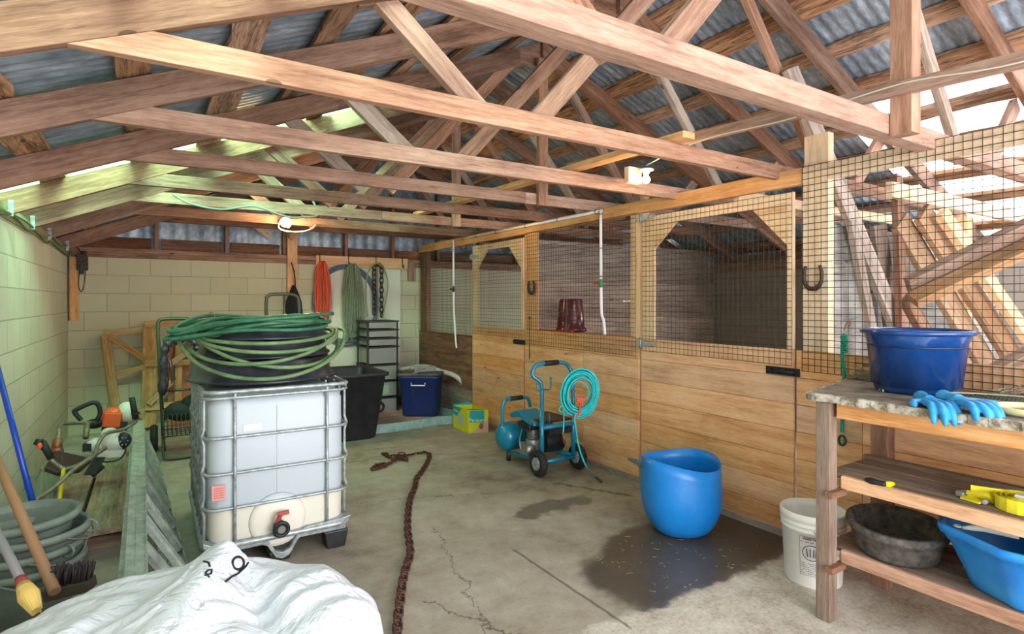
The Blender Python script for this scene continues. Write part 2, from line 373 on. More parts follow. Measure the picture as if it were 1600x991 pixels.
# ================================================================== SETTING
XL, XS, XR, YB = -.75, 3.28, 6.3, 7.75
Y0 = -.9
bm = nb(); box(bm, XL - .4, XR + .4, Y0 - 1.5, YB + .3, -.12, 0); struct('floor', bm, CONC)
bm = nb(); box(bm, XL - .2, XL, Y0, YB + .2, 0, 1.95); struct('wall_left', bm, BLOCK_L)
bm = nb(); box(bm, XL, XR + .2, YB, YB + .2, 0, 1.93); struct('wall_back', bm, BLOCK_B)
bm = nb(); box(bm, XR, XR + .2, Y0, YB, 0, 1.08); box(bm, XR, XR + .2, Y0, YB, 1.8, 1.95)
for a, b in ((Y0, 2.5), (3.5, 5.8), (6.8, YB)): box(bm, XR, XR + .2, a, b, 1.08, 1.8)
struct('wall_right', bm, BLOCK_R)
for k, y in enumerate((2.5, 5.8)):  # unseen windows, added to let the fill lamps into the stalls
    wn = bpy.data.objects.new('window_%d' % (k + 1), None); C.objects.link(wn); wn['kind'] = 'structure'; wn.location = (XR, y + .5, 1.08)
    bm = nb(); f_ = .04
    box(bm, XR + .05, XR + .1, y + .002, y + f_, 1.082, 1.798); box(bm, XR + .05, XR + .1, y + 1 - f_, y + .998, 1.082, 1.798); box(bm, XR + .05, XR + .1, y + f_, y + 1 - f_, 1.082, 1.12); box(bm, XR + .05, XR + .1, y + f_, y + 1 - f_, 1.76, 1.798); box(bm, XR + .055, XR + .095, y + .485, y + .515, 1.12, 1.76)
    link('window_frame', bm, W_PALE['Y'], wn)
# plates along wall tops, the left one greenish
t = struct('trim_1', (lambda b: (box(b, XL - .2, XL + .012, Y0, YB + .2, 1.95, 2.035), b)[1])(nb()), wood('greenish_plate', srgb(96, 104, 58), srgb(140, 140, 86), srgb(170, 164, 110), axis='Y'))
bm = nb(); box(bm, XL + .02, XR, YB - .02, YB + .2, 1.93, 1.985); box(bm, XL + .02, XR, YB - .035, YB + .2, 1.987, 2.035); struct('trim_2', bm, W_RAF['X'])
bm = nb(); box(bm, XR - .02, XR + .2, Y0, YB, 1.95, 2.03); struct('trim_3', bm, W_RAF['Y'])
# roof geometry
RX, RZ, K = 2.72, 3.43, .42
def zb(x): return RZ - K * abs(x - RX)                 # underside of the rafters
def corr(y): return .0042 * sin(2 * pi * y / .068)
def sheet(name, x0, x1, y0, y1, m, parent=None, zoff=0.0):
    bm = nb(); ys = [y0 + (y1 - y0) * i / max(4, int((y1 - y0) / .0127)) for i in range(max(4, int((y1 - y0) / .0127)) + 1)]
    rows = [[bm.verts.new((x, y, zb(x) + .196 + corr(y) + zoff)) for y in ys] for x in (x0, x1)]
    for i in range(len(ys) - 1):
        f = bm.faces.new((rows[0][i], rows[0][i + 1], rows[1][i + 1], rows[1][i])); f.smooth = True
    return link(name, bm, m, parent)
roof = bpy.data.objects.new('ceiling', None); C.objects.link(roof); roof['kind'] = 'structure'
G1, G2, SK = (.75, 2.0), (4.34, 5.15), (.15, 2.38)
for y0, y1, gl in ((Y0 - .2, G1[0], 0), (*G1, 1), (G1[1], G2[0], 0), (*G2, 1), (G2[1], YB + .3, 0)):
    if not gl: sheet('metal_sheet', -1.25, RX, y0, y1, METAL, roof)
    else:
        sheet('metal_sheet', 1.55, RX, y0, y1, METAL, roof); sheet('translucent_panel', -1.25, 1.58, y0, y1, FIBG if y0 > 3 else FIBP, roof, -.004)
for y0, y1, gl in ((Y0 - .2, SK[0], 0), (*SK, 1), (SK[1], YB + .3, 0)):
    if not gl: sheet('metal_sheet', RX, XR + .5, y0, y1, METAL, roof)
    else:
        sheet('metal_sheet', RX, 4.35, y0, y1, METAL, roof); sheet('translucent_panel', 4.3, XR + .5, y0, y1, FIBW, roof, -.004)
# back gable: siding, studs, band boards
bm = nb(); n = 220; xs = [XL - .2 + (XR - XL + .4) * i / n for i in range(n + 1)]
lo = [bm.verts.new((x, YB + .16 + .008 * sin(2 * pi * x / .15), 2.03)) for x in xs]; hi = [bm.verts.new((x, YB + .16 + .008 * sin(2 * pi * x / .15), max(2.05, zb(x) + .19))) for x in xs]
for i in range(n):
    f = bm.faces.new((lo[i], lo[i + 1], hi[i + 1], hi[i])); f.smooth = True
gable = struct('wall_gable', bm, METAL)
STX = (.06, .79, 1.45, 2.24, 2.9, 3.6, 4.3, 5.0, 5.6)
for x in STX: timber('stud', (x, YB + .03, 2.035), (x, YB + .03, zb(x) + .12), .09, .04, W_RAF, gable, up=(1, 0, 0))
bm = nb(); pr = XL - .1
for x in list(STX) + [XR]:
    if x - pr > .2: box(bm, pr + .05, x - .05, YB + .05, YB + .09, 2.035, 2.17)
    pr = x
link('band_board', bm, W_DARK['X'], gable)
bm = nb()
for z in (2.62, 3.05): box(bm, RX - (RZ - z) / K + .1, RX + (RZ - z) / K - .1, YB + .05, YB + .09, z, z + .14)
link('band_board', bm, W_DARK['X'], gable)

# roof boards (purlins) running the length of the barn, rough edges
def purlin(x, wd, side, label, seed):
    rnd = random.Random(seed); bm = nb(); ys = [Y0 - .1 + (YB + .3 - Y0) * i / 46 for i in range(47)]
    ca = math.atan(K); sg = -1 if side == 'R' else 1; T = .03; z0 = zb(x) + .152
    rows = []
    for y in ys:
        a = wd / 2 + rnd.uniform(-.014, .012); b = wd / 2 + rnd.uniform(-.014, .012)
        r = []
        for s, dz in ((-a, 0), (b, 0), (b, T), (-a, T)): r.append(bm.verts.new((x + s * cos(ca) , y, z0 + sg * s * sin(ca) + dz)))
        rows.append(r)
    for A, B in zip(rows, rows[1:]):
        for k in range(4): bm.faces.new((A[k], A[(k + 1) % 4], B[(k + 1) % 4], B[k]))
    bm.faces.new(rows[0]); bm.faces.new(rows[-1][::-1])
    return solo('roof_board', bm, W_BARK['Y'], label, 'roof board', 'rough roof boards under the metal')
ORD = ['lowest', 'second', 'third', 'fourth', 'fifth', 'sixth', 'seventh', 'eighth', 'ninth', 'tenth', 'eleventh']
for i, (x, wd) in enumerate(((-.95, .1), (-.52, .14), (-.06, .12), (.36, .17), (.74, .12), (1.10, .14), (1.50, .12), (1.92, .14), (2.38, .13))):
    purlin(x, wd, 'L', 'rough brown roof board, %s up from the eave over the block side wall' % ORD[i], i)
for i, (x, wd) in enumerate(((6.25, .12), (5.78, .11), (5.42, .12), (5.02, .12), (4.64, .12), (4.25, .16), (3.86, .12), (3.46, .17), (3.06, .12))):
    purlin(x, wd, 'R', 'rough brown roof board, %s up from the eave over the stalls' % ORD[i], 50 + i)

# ------------------------------------------------------------------ trusses
TY = [1.27, 2.10, 2.92, 3.83, 4.61, 5.38, 6.20, 7.45]
def poly_part(name, poly, y0, y1, mats, parent, ang=None):
    """board cut to poly in x,z; the grain follows its direction"""
    a = math.atan2(poly[1][1] - poly[0][1], poly[1][0] - poly[0][0]) if ang is None else ang
    o = Vector((poly[0][0], y0, poly[0][1])); M = Matrix.Translation(o) @ Matrix.Rotation(-a, 4, 'Y'); Mi = M.inverted()
    pp = [Mi @ Vector((p[0], y0, p[1])) for p in poly]
    bm = nb(); prism(bm, [(p.x, p.z) for p in pp], 'Y', 0, y1 - y0)
    return link(name, bm, mats['X'], parent, .003, matrix=M)
def web(x0, z0, x1, z1, wd=.089):
    d = Vector((x1 - x0, z1 - z0)).normalized(); n = Vector((-d.y, d.x)) * wd / 2
    return [(x0 - n.x, z0 - n.y), (x1 - n.x, z1 - n.y), (x1 + n.x, z1 + n.y), (x0 + n.x, z0 + n.y)]
TL = ['nearest roof truss, its heavy tie beam crossing over the stall front', 'roof truss with a pale knotty tie beam, second from the open front',
      'roof truss third from the open front, its pinkish tie beam behind the bare bulb', 'roof truss fourth from the open front, in line with the bend of the white pipe',
      'roof truss fifth from the open front, lit green by the roof panel', 'roof truss sixth from the open front, green-tinged tie beam with a grey cable behind it',
      'roof truss whose tie beam carries the lit bulb near the back wall', 'dark roof truss standing close to the back wall']
TIEM = [W_TIE, W_TIE, W_TIE, W_TIE, W_RAF, W_TIE, W_RAF, W_DARK]
for i, y in enumerate(TY):
    t = thing('roof_truss', (RX, y, 2.2), TL[i], 'roof truss', 'wooden roof trusses')
    th = .088 if i == 0 else .04; tb, tt = (2.2, 2.29) if i < 3 else (2.236, 2.325) if i < 7 else (2.33, 2.42); XE = 2 * RX
    xa, xb = (tb - RZ) / K + RX, (tt - RZ) / K + RX
    sp = (2.9, 2.75, 2.95, 2.55, 2.3, 1.9, 2.4, 2.7)[i]
    poly_part('tie_beam', [(xa, tb), (sp, tb), (sp, tt), (xb, tt)], y, y + th, TIEM[i], t, 0)
    poly_part('tie_beam', [(sp + .002, tb), (XE - xa, tb), (XE - xb, tt), (sp + .002, tt)], y + .004, y + th, TIEM[i], t, 0)
    ym = y + th
    # rafters (left and right)
    dz = .15
    m1 = 1.05 + .12 * (i % 3)
    rm = W_RAF
    poly_part('rafter', [(-1.1, zb(-1.1)), (m1, zb(m1)), (m1 + .05, zb(m1) + dz), (-1.1, zb(-1.1) + dz)], y - .002, y + .04, rm, t, math.atan(K))
    poly_part('rafter', [(m1 - .5, zb(m1 - .5)), (RX, RZ), (RX, RZ + dz), (m1 - .5, zb(m1 - .5) + dz)], y + .042, y + .082, rm, t, math.atan(K))
    poly_part('rafter', [(RX, RZ), (XR + .35, zb(XR + .35)), (XR + .35, zb(XR + .35) + dz), (RX, RZ + dz)], y + .0, y + .04, rm, t, -math.atan(K))
    wm = [W_TIE, W_TIE, W_GREY, W_GREY][i % 4]; ya, yb_ = ym + .003, ym + .043
    j = .04 * ((i * 7) % 3 - 1)
    poly_part('web', web(.70, zb(.70) + .10, 1.24, 2.235), ya, yb_, wm, t)
    poly_part('web', web(1.46 + j, 2.235, 2.52 + j, 3.40), ya, yb_, W_TIE if i % 2 else W_RAF, t)
    poly_part('web', web(RX * 2 - 2.46 , 3.34, 3.90 + j, 2.235, .07), ya, yb_, W_GREY if i % 2 == 0 else W_TIE, t)
    poly_part('web', web(4.68, zb(4.68) + .10, 4.22, 2.235), ya, yb_, wm, t)
    if i == 0:
        poly_part('king_post', [(2.80, 2.19), (2.80, 3.44), (2.885, 3.44), (2.885, 2.19)], y - .092, y - .003, W_TIE, t)
    elif i in (3, 5):
        poly_part('king_post', [(2.65 , 2.225), (2.65, 3.42), (2.74, 3.42), (2.74, 2.225)], y - .042, y - .004, W_TIE if i % 2 else W_RAF, t)
    bm = nb(); box(bm, RX - .2, RX + .2, y + .041, y + .045, 3.38, 3.5); link('ridge_plate', bm, W_RAF['X'], t)
    if y > 4: 
        bm = nb(); box(bm, XL + .014, XL + .04, y - .005, y - .003, 1.97, 2.07); box(bm, XL + .014, XL + .016, y - .005, y + .03, 1.965, 2.0); link('metal_tie', bm, STEEL, t)

# braces along the barn above the ties
solo('runner_board', (lambda b: (bar(b, (2.80, .2, 2.335), (2.80, 3.6, 2.51), .04, .06), b)[1])(nb()), W_TIE['Y'], 'thin long board running back along the trusses with a white cable beside it', 'board', bevel=.003)
solo('electric_cable', (lambda b: (tube(b, cr([(2.76, .2, 2.36), (2.755, .8, 2.345), (2.76, 1.2, 2.395), (2.76, 1.7, 2.38), (2.75, 2.2, 2.40), (2.72, 2.5, 2.36), (2.66, 2.62, 2.31)], 8), .0035, 6), b)[1])(nb()), WCORD, 'white electric cable drooping along the thin runner board to the lamp', 'cable')
solo('runner_board', (lambda b: (bar(b, (2.36, 2.02, 2.312), (2.36, 5.6, 2.36), .09, .034), b)[1])(nb()), W_PINE['Y'], 'orange pine board lying flat across the trusses beside the lit bulb', 'board', bevel=.003)
solo('electric_cable', (lambda b: (tube(b, cr([(.15, 5.3, 2.30), (.28, 5.32, 2.24), (.5, 5.3, 2.21), (.75, 5.32, 2.26), (1.0, 5.3, 2.19), (1.15, 5.34, 2.2), (1.3, 5.4, 2.25), (1.24, 5.5, 2.45)], 8), .009, 8), b)[1])(nb()), mat('grey_cable', srgb(128, 140, 126), .5), 'thick grey cable looping between tie beams above the back corner', 'cable')

def bulb(loc, label, r=.03, mount=(0, 0, 1), power=18, lit=True):
    loc = Vector(loc); mv = Vector(mount)
    t = thing('light_bulb', loc, label, 'light bulb')
    bm = nb(); ball(bm, loc, r, seg=16); tube(bm, [loc + mv * r * .7, loc + mv * r * 1.5], [r * .6, r * .45], 12)
    link('glass_bulb', bm, GLOW if lit else WHITEP, t)
    bm = nb(); tube(bm, [loc + mv * r * 1.4, loc + mv * r * 2.2], [.02, .024], 16); tube(bm, [loc + mv * r * 2.2, loc + mv * r * 2.5], [.045, .045], 20); link('lamp_holder', bm, WHITEP, t)
    if lit:
        l = bpy.data.lights.new('bulb_light', 'POINT'); l.energy = power; l.color = (1, .66, .34); l.shadow_soft_size = .05
        o = bpy.data.objects.new('bulb_light', l); C.objects.link(o); o.parent = t; o.location = Vector((0, -.06, -.05))
    return t
b1 = bulb((1.155, 6.10, 2.247), 'round lit bulb on the face of the last pale tie beam near the back wall', .05, (0, .55, 0), 42)
bm = nb(); tube(bm, cr([(1.115, 6.16, 2.275), (1.095, 6.15, 2.20), (1.135, 6.13, 2.165), (1.265, 6.15, 2.16), (1.395, 6.16, 2.19), (1.465, 6.18, 2.25)], 8), .006, 6); link('cord', bm, WCORD, b1)
b2 = bulb((2.64, 2.6, 2.215), 'lit bare bulb hanging above the near stall door, under the trusses', .026, (0, 0, 1), 9)
bm = nb(); box(bm, 2.55, 2.66, 2.66, 2.70, 2.2, 2.30); link('wood_block', bm, W_PALE['Z'], b2)
bulb(P(770, 334, Y=4.9), 'small bulb in a white holder over the stall front near the pipe', .022, (0, 0, 1), 3)

# ================================================================== STALL FRONT
SEAM = [.05, .18, .342, .504, .666, .828, .99, 1.155]
def boards(y0, y1, zt, mats=None, zlow=.05, cuts=()):
    bm = nb(); ed = [y0] + sorted(cuts) + [y1]
    for a, b in zip(SEAM, SEAM[1:]):
        if a >= zt - .01 or b <= zlow + .01: continue
        for c0, c1 in zip(ed, ed[1:]): box(bm, XS, XS + .02, c0 + .001, c1 - .001, max(a, zlow) + .0015, min(b, zt) - .0015)
    return bm
def wire(y0, y1, z0, z1, x=XS - .006, m=WIREG, step=.0375, r=.0015):
    bm = nb(); n = int((y1 - y0) / step); k = int((z1 - z0) / step)
    for i in range(n + 1):
        y = y0 + i * (y1 - y0) / n; wob = random.uniform(-.002, .002)
        tube(bm, [(x, y, z0 - random.uniform(0, .006)), (x + wob, y + wob, (z0 + z1) / 2), (x, y, z1 + random.uniform(0, .006))], r, 4, cap=False)
    for i in range(k + 1):
        z = z0 + i * (z1 - z0) / k
        tube(bm, [(x - .002, y0, z), (x - .002, (y0 + y1) / 2, z - random.uniform(-.002, .004)), (x - .002, y1, z)], r, 4, cap=False)
    return bm
def hinge(parent, y, z, s=1, m=STEEL):
    bm = nb(); box(bm, XS - .010, XS - .004, y - .012, y + .012, z - .035, z + .035)
    prism(bm, [(y + s * .014, z - .026), (y + s * .15, z - .009), (y + s * .15, z + .009), (y + s * .014, z + .026)], 'X', XS - .010, XS - .005)
    prism(bm, [(y - s * .014, z - .026), (y - s * .05, z - .026), (y - s * .05, z + .026), (y - s * .014, z + .026)], 'X', XS - .010, XS - .005)
    cyl(bm, (XS - .012, y, z - .036), (XS - .012, y, z + .036), .006, 8)
    for q in (.04, .08, .12): ball(bm, (XS - .011, y + s * q, z), .004, seg=6)
    return link('hinge', bm, m, parent)
def latch(parent, y, z, L=.2):
    bm = nb(); box(bm, XS - .010, XS - .004, y - L / 2, y + L / 2, z - .024, z + .024); cyl(bm, (XS - .018, y - L / 2 + .02, z), (XS - .018, y + L / 2 - .01, z), .007, 8)
    for q in (-.07, -.02, .03, .07): box(bm, XS - .022, XS - .008, y + q - .006, y + q + .006, z - .02, z + .02)
    return link('latch', bm, BLACK, parent)
def stall_door(y0, y1, label, hz):
    """y0 near side, y1 far side"""
    t = thing('stall_door', (XS, (y0 + y1) / 2, .05), label, 'stall door')
    a, b = y0 + .045, y1 - .14; zt, zo, zi = 2.11, 2.04, 1.14
    link('board_panel', boards(y0 + .003, y1 - .003, 1.155), W_PINE['Y'], t, .002)
    bm = nb(); x0, x1 = XS, XS + .02
    box(bm, x0, x1, y0 + .003, a, 1.157, zt); link('stile', bm, W_PALE['Z'], t, .002)
    bm = nb(); box(bm, x0, x1, b, y1 - .003, 1.157, zt); link('stile', bm, W_PALE['Z'], t, .002)
    bm = nb(); box(bm, x0 + .001, x1, a, b, zo, zt); link('top_rail', bm, W_PALE['Y'], t, .002)
    bm = nb(); prism(bm, [(b, 1.85), (b, zo), (b - .22, zo)], 'X', x0 + .0005, x1); link('corner_gusset', bm, W_PALE['Y'], t)
    bm = nb(); prism(bm, [(a, 1.79), (a + .24, zo), (a, zo)], 'X', x0 + .0005, x1); link('corner_gusset', bm, W_PALE['Y'], t)
    link('wire_mesh', wire(y0 + .01, y1 - .02, 1.06, 2.11), WIREG, t)
    for z in hz: hinge(t, y1 - .005, z, 1 if z < .5 else -1)
    latch(t, y0 + .07, 1.02, .22)
    return t
stall_door(2.012, 3.285, 'pine stall door with wire mesh over an arched opening, nearest the workbench', (2.105, 1.115, .17))
d2 = stall_door(4.975, 6.095, 'pine stall door with wire mesh, farther one, left of the red bucket', (1.98,))
# fixed panels
t = thing('mesh_partition', (XS, 4.1, 0), 'fixed pine stall panel with a square mesh window holding the maroon bucket', 'stall panel')
link('board_panel', boards(3.31, 4.95, 1.155, cuts=(4.0,)), W_PINE['Y'], t, .002)
bm = nb(); box(bm, XS, XS + .02, 3.295, 3.40, 1.157, 2.14); link('stile', bm, W_PALE['Z'], t)
bm = nb(); box(bm, XS, XS + .02, 4.72, 4.90, 1.157, 2.14); link('stile', bm, W_PINE['Z'], t)
bm = nb(); box(bm, XS + .0225, XS + .20, 3.41, 4.9, 1.13, 1.155); link('ledge', bm, W_PINE['Y'], t)
link('wire_mesh', wire(3.34, 4.93, 1.01, 2.15), WIREB, t)
bm = nb(); tube(bm, [(XS - .02, 4.83, 1.28), (XS - .02, 4.83, .86)], .004, 6); ball(bm, (XS - .02, 4.83, 1.28), .012, seg=8); link('bolt_rod', bm, IRON, t)
t = thing('mesh_partition', (XS, 6.9, 0), 'dark plywood stall panel with fine mesh above, beside the back wall', 'stall panel')
bm = nb(); box(bm, XS, XS + .02, 6.11, 7.70, .36, 1.03); link('plywood_sheet', bm, W_OSB, t)
bm = nb(); box(bm, XS, XS + .02, 6.11, 7.70, .04, .355); link('lower_board', bm, W_GREY['Y'], t)
link('wire_mesh', wire(6.12, 7.70, 1.02, 2.13), WIREB, t)
t = thing('mesh_partition', (XS, .8, 0), 'pine stall panel behind the workbench with tall green mesh above it', 'stall panel')
link('board_panel', boards(Y0 + .2, 1.998, 1.155, cuts=(1.62,)), W_PINE['Y'], t, .002)
bm = nb(); box(bm, XS, XS + .025, 1.81, 1.955, 1.157, 2.148); link('stile', bm, W_PALE['Z'], t)
link('wire_mesh', wire(Y0 + .2, 1.958, 1.035, 2.245, r=.0018), WIREG, t)
# posts and rails
for y0, y1, zt, lb, wm in ((7.50, 7.70, 2.14, 'brown stall post against the back wall, behind the fine mesh', W_RAF), (4.955, 4.972, 2.14, 'narrow pine stall post between the far stall door and the bucket window', W_PINE),
                       (3.288, 3.308, 2.40, 'narrow pine stall post where the near stall door hangs on its hinges', W_PALE), (1.83, 1.955, 2.43, 'tall pale stall post rising past the rail to the nearest truss', W_PALE)):
    bm = nb(); box(bm, XS + .0215 + (.005 if zt == 2.43 else 0), XS + .085, y0 - .01, y1 + .01, 0, zt if zt > 2.2 else 2.14); solo('stall_post', bm, wm['Z'], lb, 'post', 'posts of the stall front', bevel=.003)
bm = nb(); box(bm, XS - .004, XS + .035, 1.965, 7.72, 2.145, 2.245); solo('stall_rail', bm, wood('orange_rail', srgb(170, 118, 72), srgb(204, 152, 100), srgb(224, 180, 130), axis='Y', vary=.03), 'orange pine rail running along the top of the stall front', 'rail', bevel=.003)
bm = nb(); box(bm, XS + .001, XS + .026, Y0 + .2, 1.96, 2.148, 2.243); solo('stall_rail', bm, W_PALE['Y'], 'pale pine rail over the tall green mesh by the workbench', 'rail', bevel=.003)
bm = nb(); box(bm, XS + .003, XS + .09, Y0 + .2, 7.7, 0, .042); solo('sill_plate', bm, W_GREY['Y'], 'grimy timber sill on the floor under the stall boards', 'sill')
bm = nb(); box(bm, 3.36, XR, 2.45, 2.49, 2.13, 2.195); solo('stall_header', bm, W_PALE['X'], 'pale board spanning back over the near stall, above its door', 'board')
bm = nb()
# partitions
def partition(y, x0, x1, ztop, m, name, label, h=.2, z0=.02):
    bm = nb(); z = z0
    while z < ztop - .02:
        hh = min(h * random.uniform(.85, 1.15), ztop - z); box(bm, x0, x1, y, y + .035 + random.uniform(-.006, .006), z + .0008, z + hh - .0008); z += hh
    return solo(name, bm, m, label, 'partition', bevel=.003)
partition(4.965, XS + .10, XR - .01, 2.10, W_GREY['X'], 'stall_partition', 'weathered board partition seen through the mesh behind the maroon bucket')
partition(1.965, XS + .10, XR - .01, 1.93, W_PALEGREY['X'], 'stall_partition', 'pale greyish board partition behind the leaning planks')
bm = nb(); box(bm, XR - .05, XR - .002, 2.1, 4.9, 1.82, 1.93); solo('stall_plate', bm, W_RAF['Y'], 'brown board along the top of the grey wall at the back of the stall', 'board')
# ================================================================== THINGS ON THE STALL FRONT
def horseshoe(c, label, s=1):
    bm = nb(); pts = [(0, -.040 * s + .0, .062 * s), (0, -.050 * s, .02 * s), (0, -.046 * s, -.03 * s), (0, -.022 * s, -.062 * s), (0, .022 * s, -.062 * s), (0, .046 * s, -.03 * s), (0, .050 * s, .02 * s), (0, .040 * s, .062 * s)]
    q = cr([Vector(c) + Vector(p) for p in pts], 5)
    for k in range(len(q) - 1):
        bar(bm, q[k], q[k + 1] + (q[k + 1] - q[k]) * .2, .022, .008, up=(1, 0, 0)) if False else None
    tube(bm, q, [.010 + .003 * sin(pi * i / (len(q) - 1)) for i in range(len(q))], 6)
    return solo('horseshoe', bm, IRON, label, 'horseshoe', sub=0)
horseshoe((XS - .02, 1.885, 1.59), 'dark iron horseshoe hanging on the tall pale post beside the near stall door', 1.05)
horseshoe((XS - .02, 4.80, 1.59), 'dark iron horseshoe left of the maroon bucket, farther along the stall front', 1.0)
# white water pipes
t = thing('water_pipe', (XS - .03, 5.1, 2.29), 'long white water pipe strapped along the stall rail with two drops', 'pipe')
bm = nb(); tube(bm, [(XS - .020, 3.73, 2.221), (XS - .020, 6.54, 2.221)], .0125, 12); link('rail_pipe', bm, PVC, t)
for y, zz, zm, off in ((3.73, 1.165, 1.60, -.06), (6.54, .86, 1.60, -.10)):
    bm = nb(); tube(bm, cr([(XS - .03, y, 2.222), (XS - .03, y - .004, zm + .03)], 4), .0125, 12)
    tube(bm, cr([(XS - .03, y - .004, zm - .03), (XS - .03, y - .01, zm - .25), (XS - .03, y + off * .6, zz + .12), (XS - .035, y + off, zz)], 6), .0125, 12); link('drop_pipe', bm, PVC, t)
    bm = nb(); tube(bm, [(XS - .03, y - .004, zm - .035), (XS - .03, y - .004, zm + .035)], .014, 10); tube(bm, [(XS - .03, y, zm), (XS - .03, y + .03, zm)], .009, 8)
    v = link('valve', bm, mat('brass_green', srgb(60, 140, 90), .5) if y < 4 else IRON, t)
    bm = nb(); box(bm, XS - .045, XS - .02, y + .03, y + .075, zm - .006, zm + .012); link('valve_lever', bm, RED if y < 4 else IRON, v)
for y in (3.8, 4.35, 4.9, 5.5, 5.95, 6.3):
    bm = nb(); torus(bm, (XS - .020, y, 2.221), .015, .0035, 12, 4, Matrix.Rotation(pi / 2, 3, 'X')); link('cable_tie', bm, BLACK, t)
for y, z in ((3.726, 2.19), (3.724, 1.9), (3.722, 1.66), (6.536, 2.1)):
    bm = nb(); torus(bm, (XS - .03, y, z), .0145, .003, 12, 4); link('cable_tie', bm, BLACK, t)
# green lead rope
t = thing('lead_rope', (XS - .04, 1.70, .65), 'green lead rope hanging from the wire mesh left of the navy tub', 'rope')
bm = nb(); x = XS - .03; pts = cr([(x, 1.70, 1.27), (x - .01, 1.706, 1.15), (x, 1.70, 1.02), (x, 1.71, .80), (x, 1.712, .72)], 8)
tube(bm, pts, .010, 8); 
for k in range(8): torus(bm, (x, 1.70, 1.17 + .012 * k), .014, .007, 12, 6, Matrix.Rotation(.25 * (-1) ** k, 3, 'X'))
link('rope', bm, speck('green_rope', srgb(6, 110, 88), srgb(40, 158, 128), 120, .8, bmp=.4), t)
bm = nb(); tube(bm, cr([(x, 1.70, 1.29), (x, 1.69, 1.325), (x, 1.665, 1.34), (x, 1.675, 1.31)], 5), .004, 6); link('snap_hook', bm, mat('brass', srgb(150, 120, 70), .4, .7), t)
bm = nb(); torus(bm, (x, 1.712, .675), .026, .007, 16, 6, Matrix.Rotation(pi / 2, 3, 'Y'), sy=.7); link('rope_loop', bm, speck('dark_green_rope', srgb(16, 60, 50), srgb(30, 80, 66), 100, .8), t)
# maroon bucket, upside down on the ledge
t = thing('bucket', (3.40, 4.35, 1.158), 'maroon bucket standing upside down behind the mesh on the ledge', 'bucket')
bc = (3.44, 4.38, 1.158)
bm = nb(); lathe(bm, [(.155, .012), (.158, .0), (.168, .005), (.166, .03), (.150, .045), (.140, .12), (.124, .30), (.118, .312), (.0, .31)], bc, 40, sx=.8); link('body', bm, MAROON, t)
bm = nb(); 
for k in range(7):
    a = pi * .62 + k * .29; tube(bm, [(bc[0] + .8 * .151 * cos(a), bc[1] + .151 * sin(a), 1.2), (bc[0] + .8 * .1245 * cos(a), bc[1] + .1245 * sin(a), 1.455)], .004, 6)
link('rib', bm, MAROON, t)
t = thing('bucket', (3.42, 4.3, 1.13), 'red lid or shallow red tray lying under the maroon bucket', 'tray') if False else None
bm = nb(); box(bm, 3.335, 3.352, 4.22, 4.83, 1.157, 1.166); box(bm, 3.302, 3.3345, 4.2, 4.42, 1.157, 1.176); solo('red_tray', bm, RED, 'flat red tray poking out beneath the maroon bucket', 'tray', bevel=.004)

# ================================================================== WATER TANK IN ITS CAGE
tx0, tx1, ty0, ty1 = .245, .985, 3.385, 4.50
t = thing('caged_water_tank', ((tx0 + tx1) / 2, (ty0 + ty1) / 2, 0), 'white plastic water tank in a galvanised cage, standing mid-floor under the tubs', 'tank')
def rrect(x0, x1, y0, y1, r, n=6):
    out = []
    for cx, cy, a0 in ((x1 - r, y1 - r, 0), (x0 + r, y1 - r, pi / 2), (x0 + r, y0 + r, pi), (x1 - r, y0 + r, 3 * pi / 2)):
        for k in range(n + 1): a = a0 + pi / 2 * k / n; out.append((cx + r * cos(a), cy + r * sin(a)))
    return out
def loft(bm, rings, smooth=True, capb=True, capt=True):
    R = [[bm.verts.new(p) for p in r] for r in rings]; n = len(R[0])
    for A, B in zip(R, R[1:]):
        for k in range(n):
            f = bm.faces.new((A[k], A[(k + 1) % n], B[(k + 1) % n], B[k])); f.smooth = smooth
    if capb: bm.faces.new(R[0][::-1])
    if capt: bm.faces.new(R[-1])
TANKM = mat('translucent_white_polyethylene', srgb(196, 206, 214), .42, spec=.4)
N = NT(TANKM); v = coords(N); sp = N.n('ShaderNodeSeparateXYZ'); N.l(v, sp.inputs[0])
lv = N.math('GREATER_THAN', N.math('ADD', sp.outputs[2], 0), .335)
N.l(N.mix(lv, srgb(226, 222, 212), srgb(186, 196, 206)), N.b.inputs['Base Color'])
bm = nb(); rr = []
for z, i in ((.115, .05), (.13, .025), (.17, .012), (.6, .010), (.88, .012), (.925, .03), (.945, .07)):
    rr.append([(x, y, z) for x, y in rrect(tx0 + i, tx1 - i, ty0 + i, ty1 - i, .09)])
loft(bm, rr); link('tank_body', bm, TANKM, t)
bm = nb(); box(bm, (tx0 + tx1) / 2 - .02, (tx0 + tx1) / 2 - .0165, ty0 + .007, ty0 + .012, .36, .87); link('mould_seam', bm, mat('seam_shade', srgb(186, 194, 198), .5), t)
for z in (.965, .722, .530, .344):
    bm = nb(); r = .009 if z < .9 else .012
    tube(bm, [(x, y, z) for x, y in rrect(tx0 - .006, tx1 + .006, ty0 - .006, ty1 + .006, .06)], r, 8, closed=True); link('cage_hoop', bm, STEEL, t)
    if z > .9:
        bm = nb(); tube(bm, [(x, y, z - .032) for x, y in rrect(tx0 - .006, tx1 + .006, ty0 - .006, ty1 + .006, .06)], .009, 8, closed=True); link('cage_hoop', bm, STEEL, t)
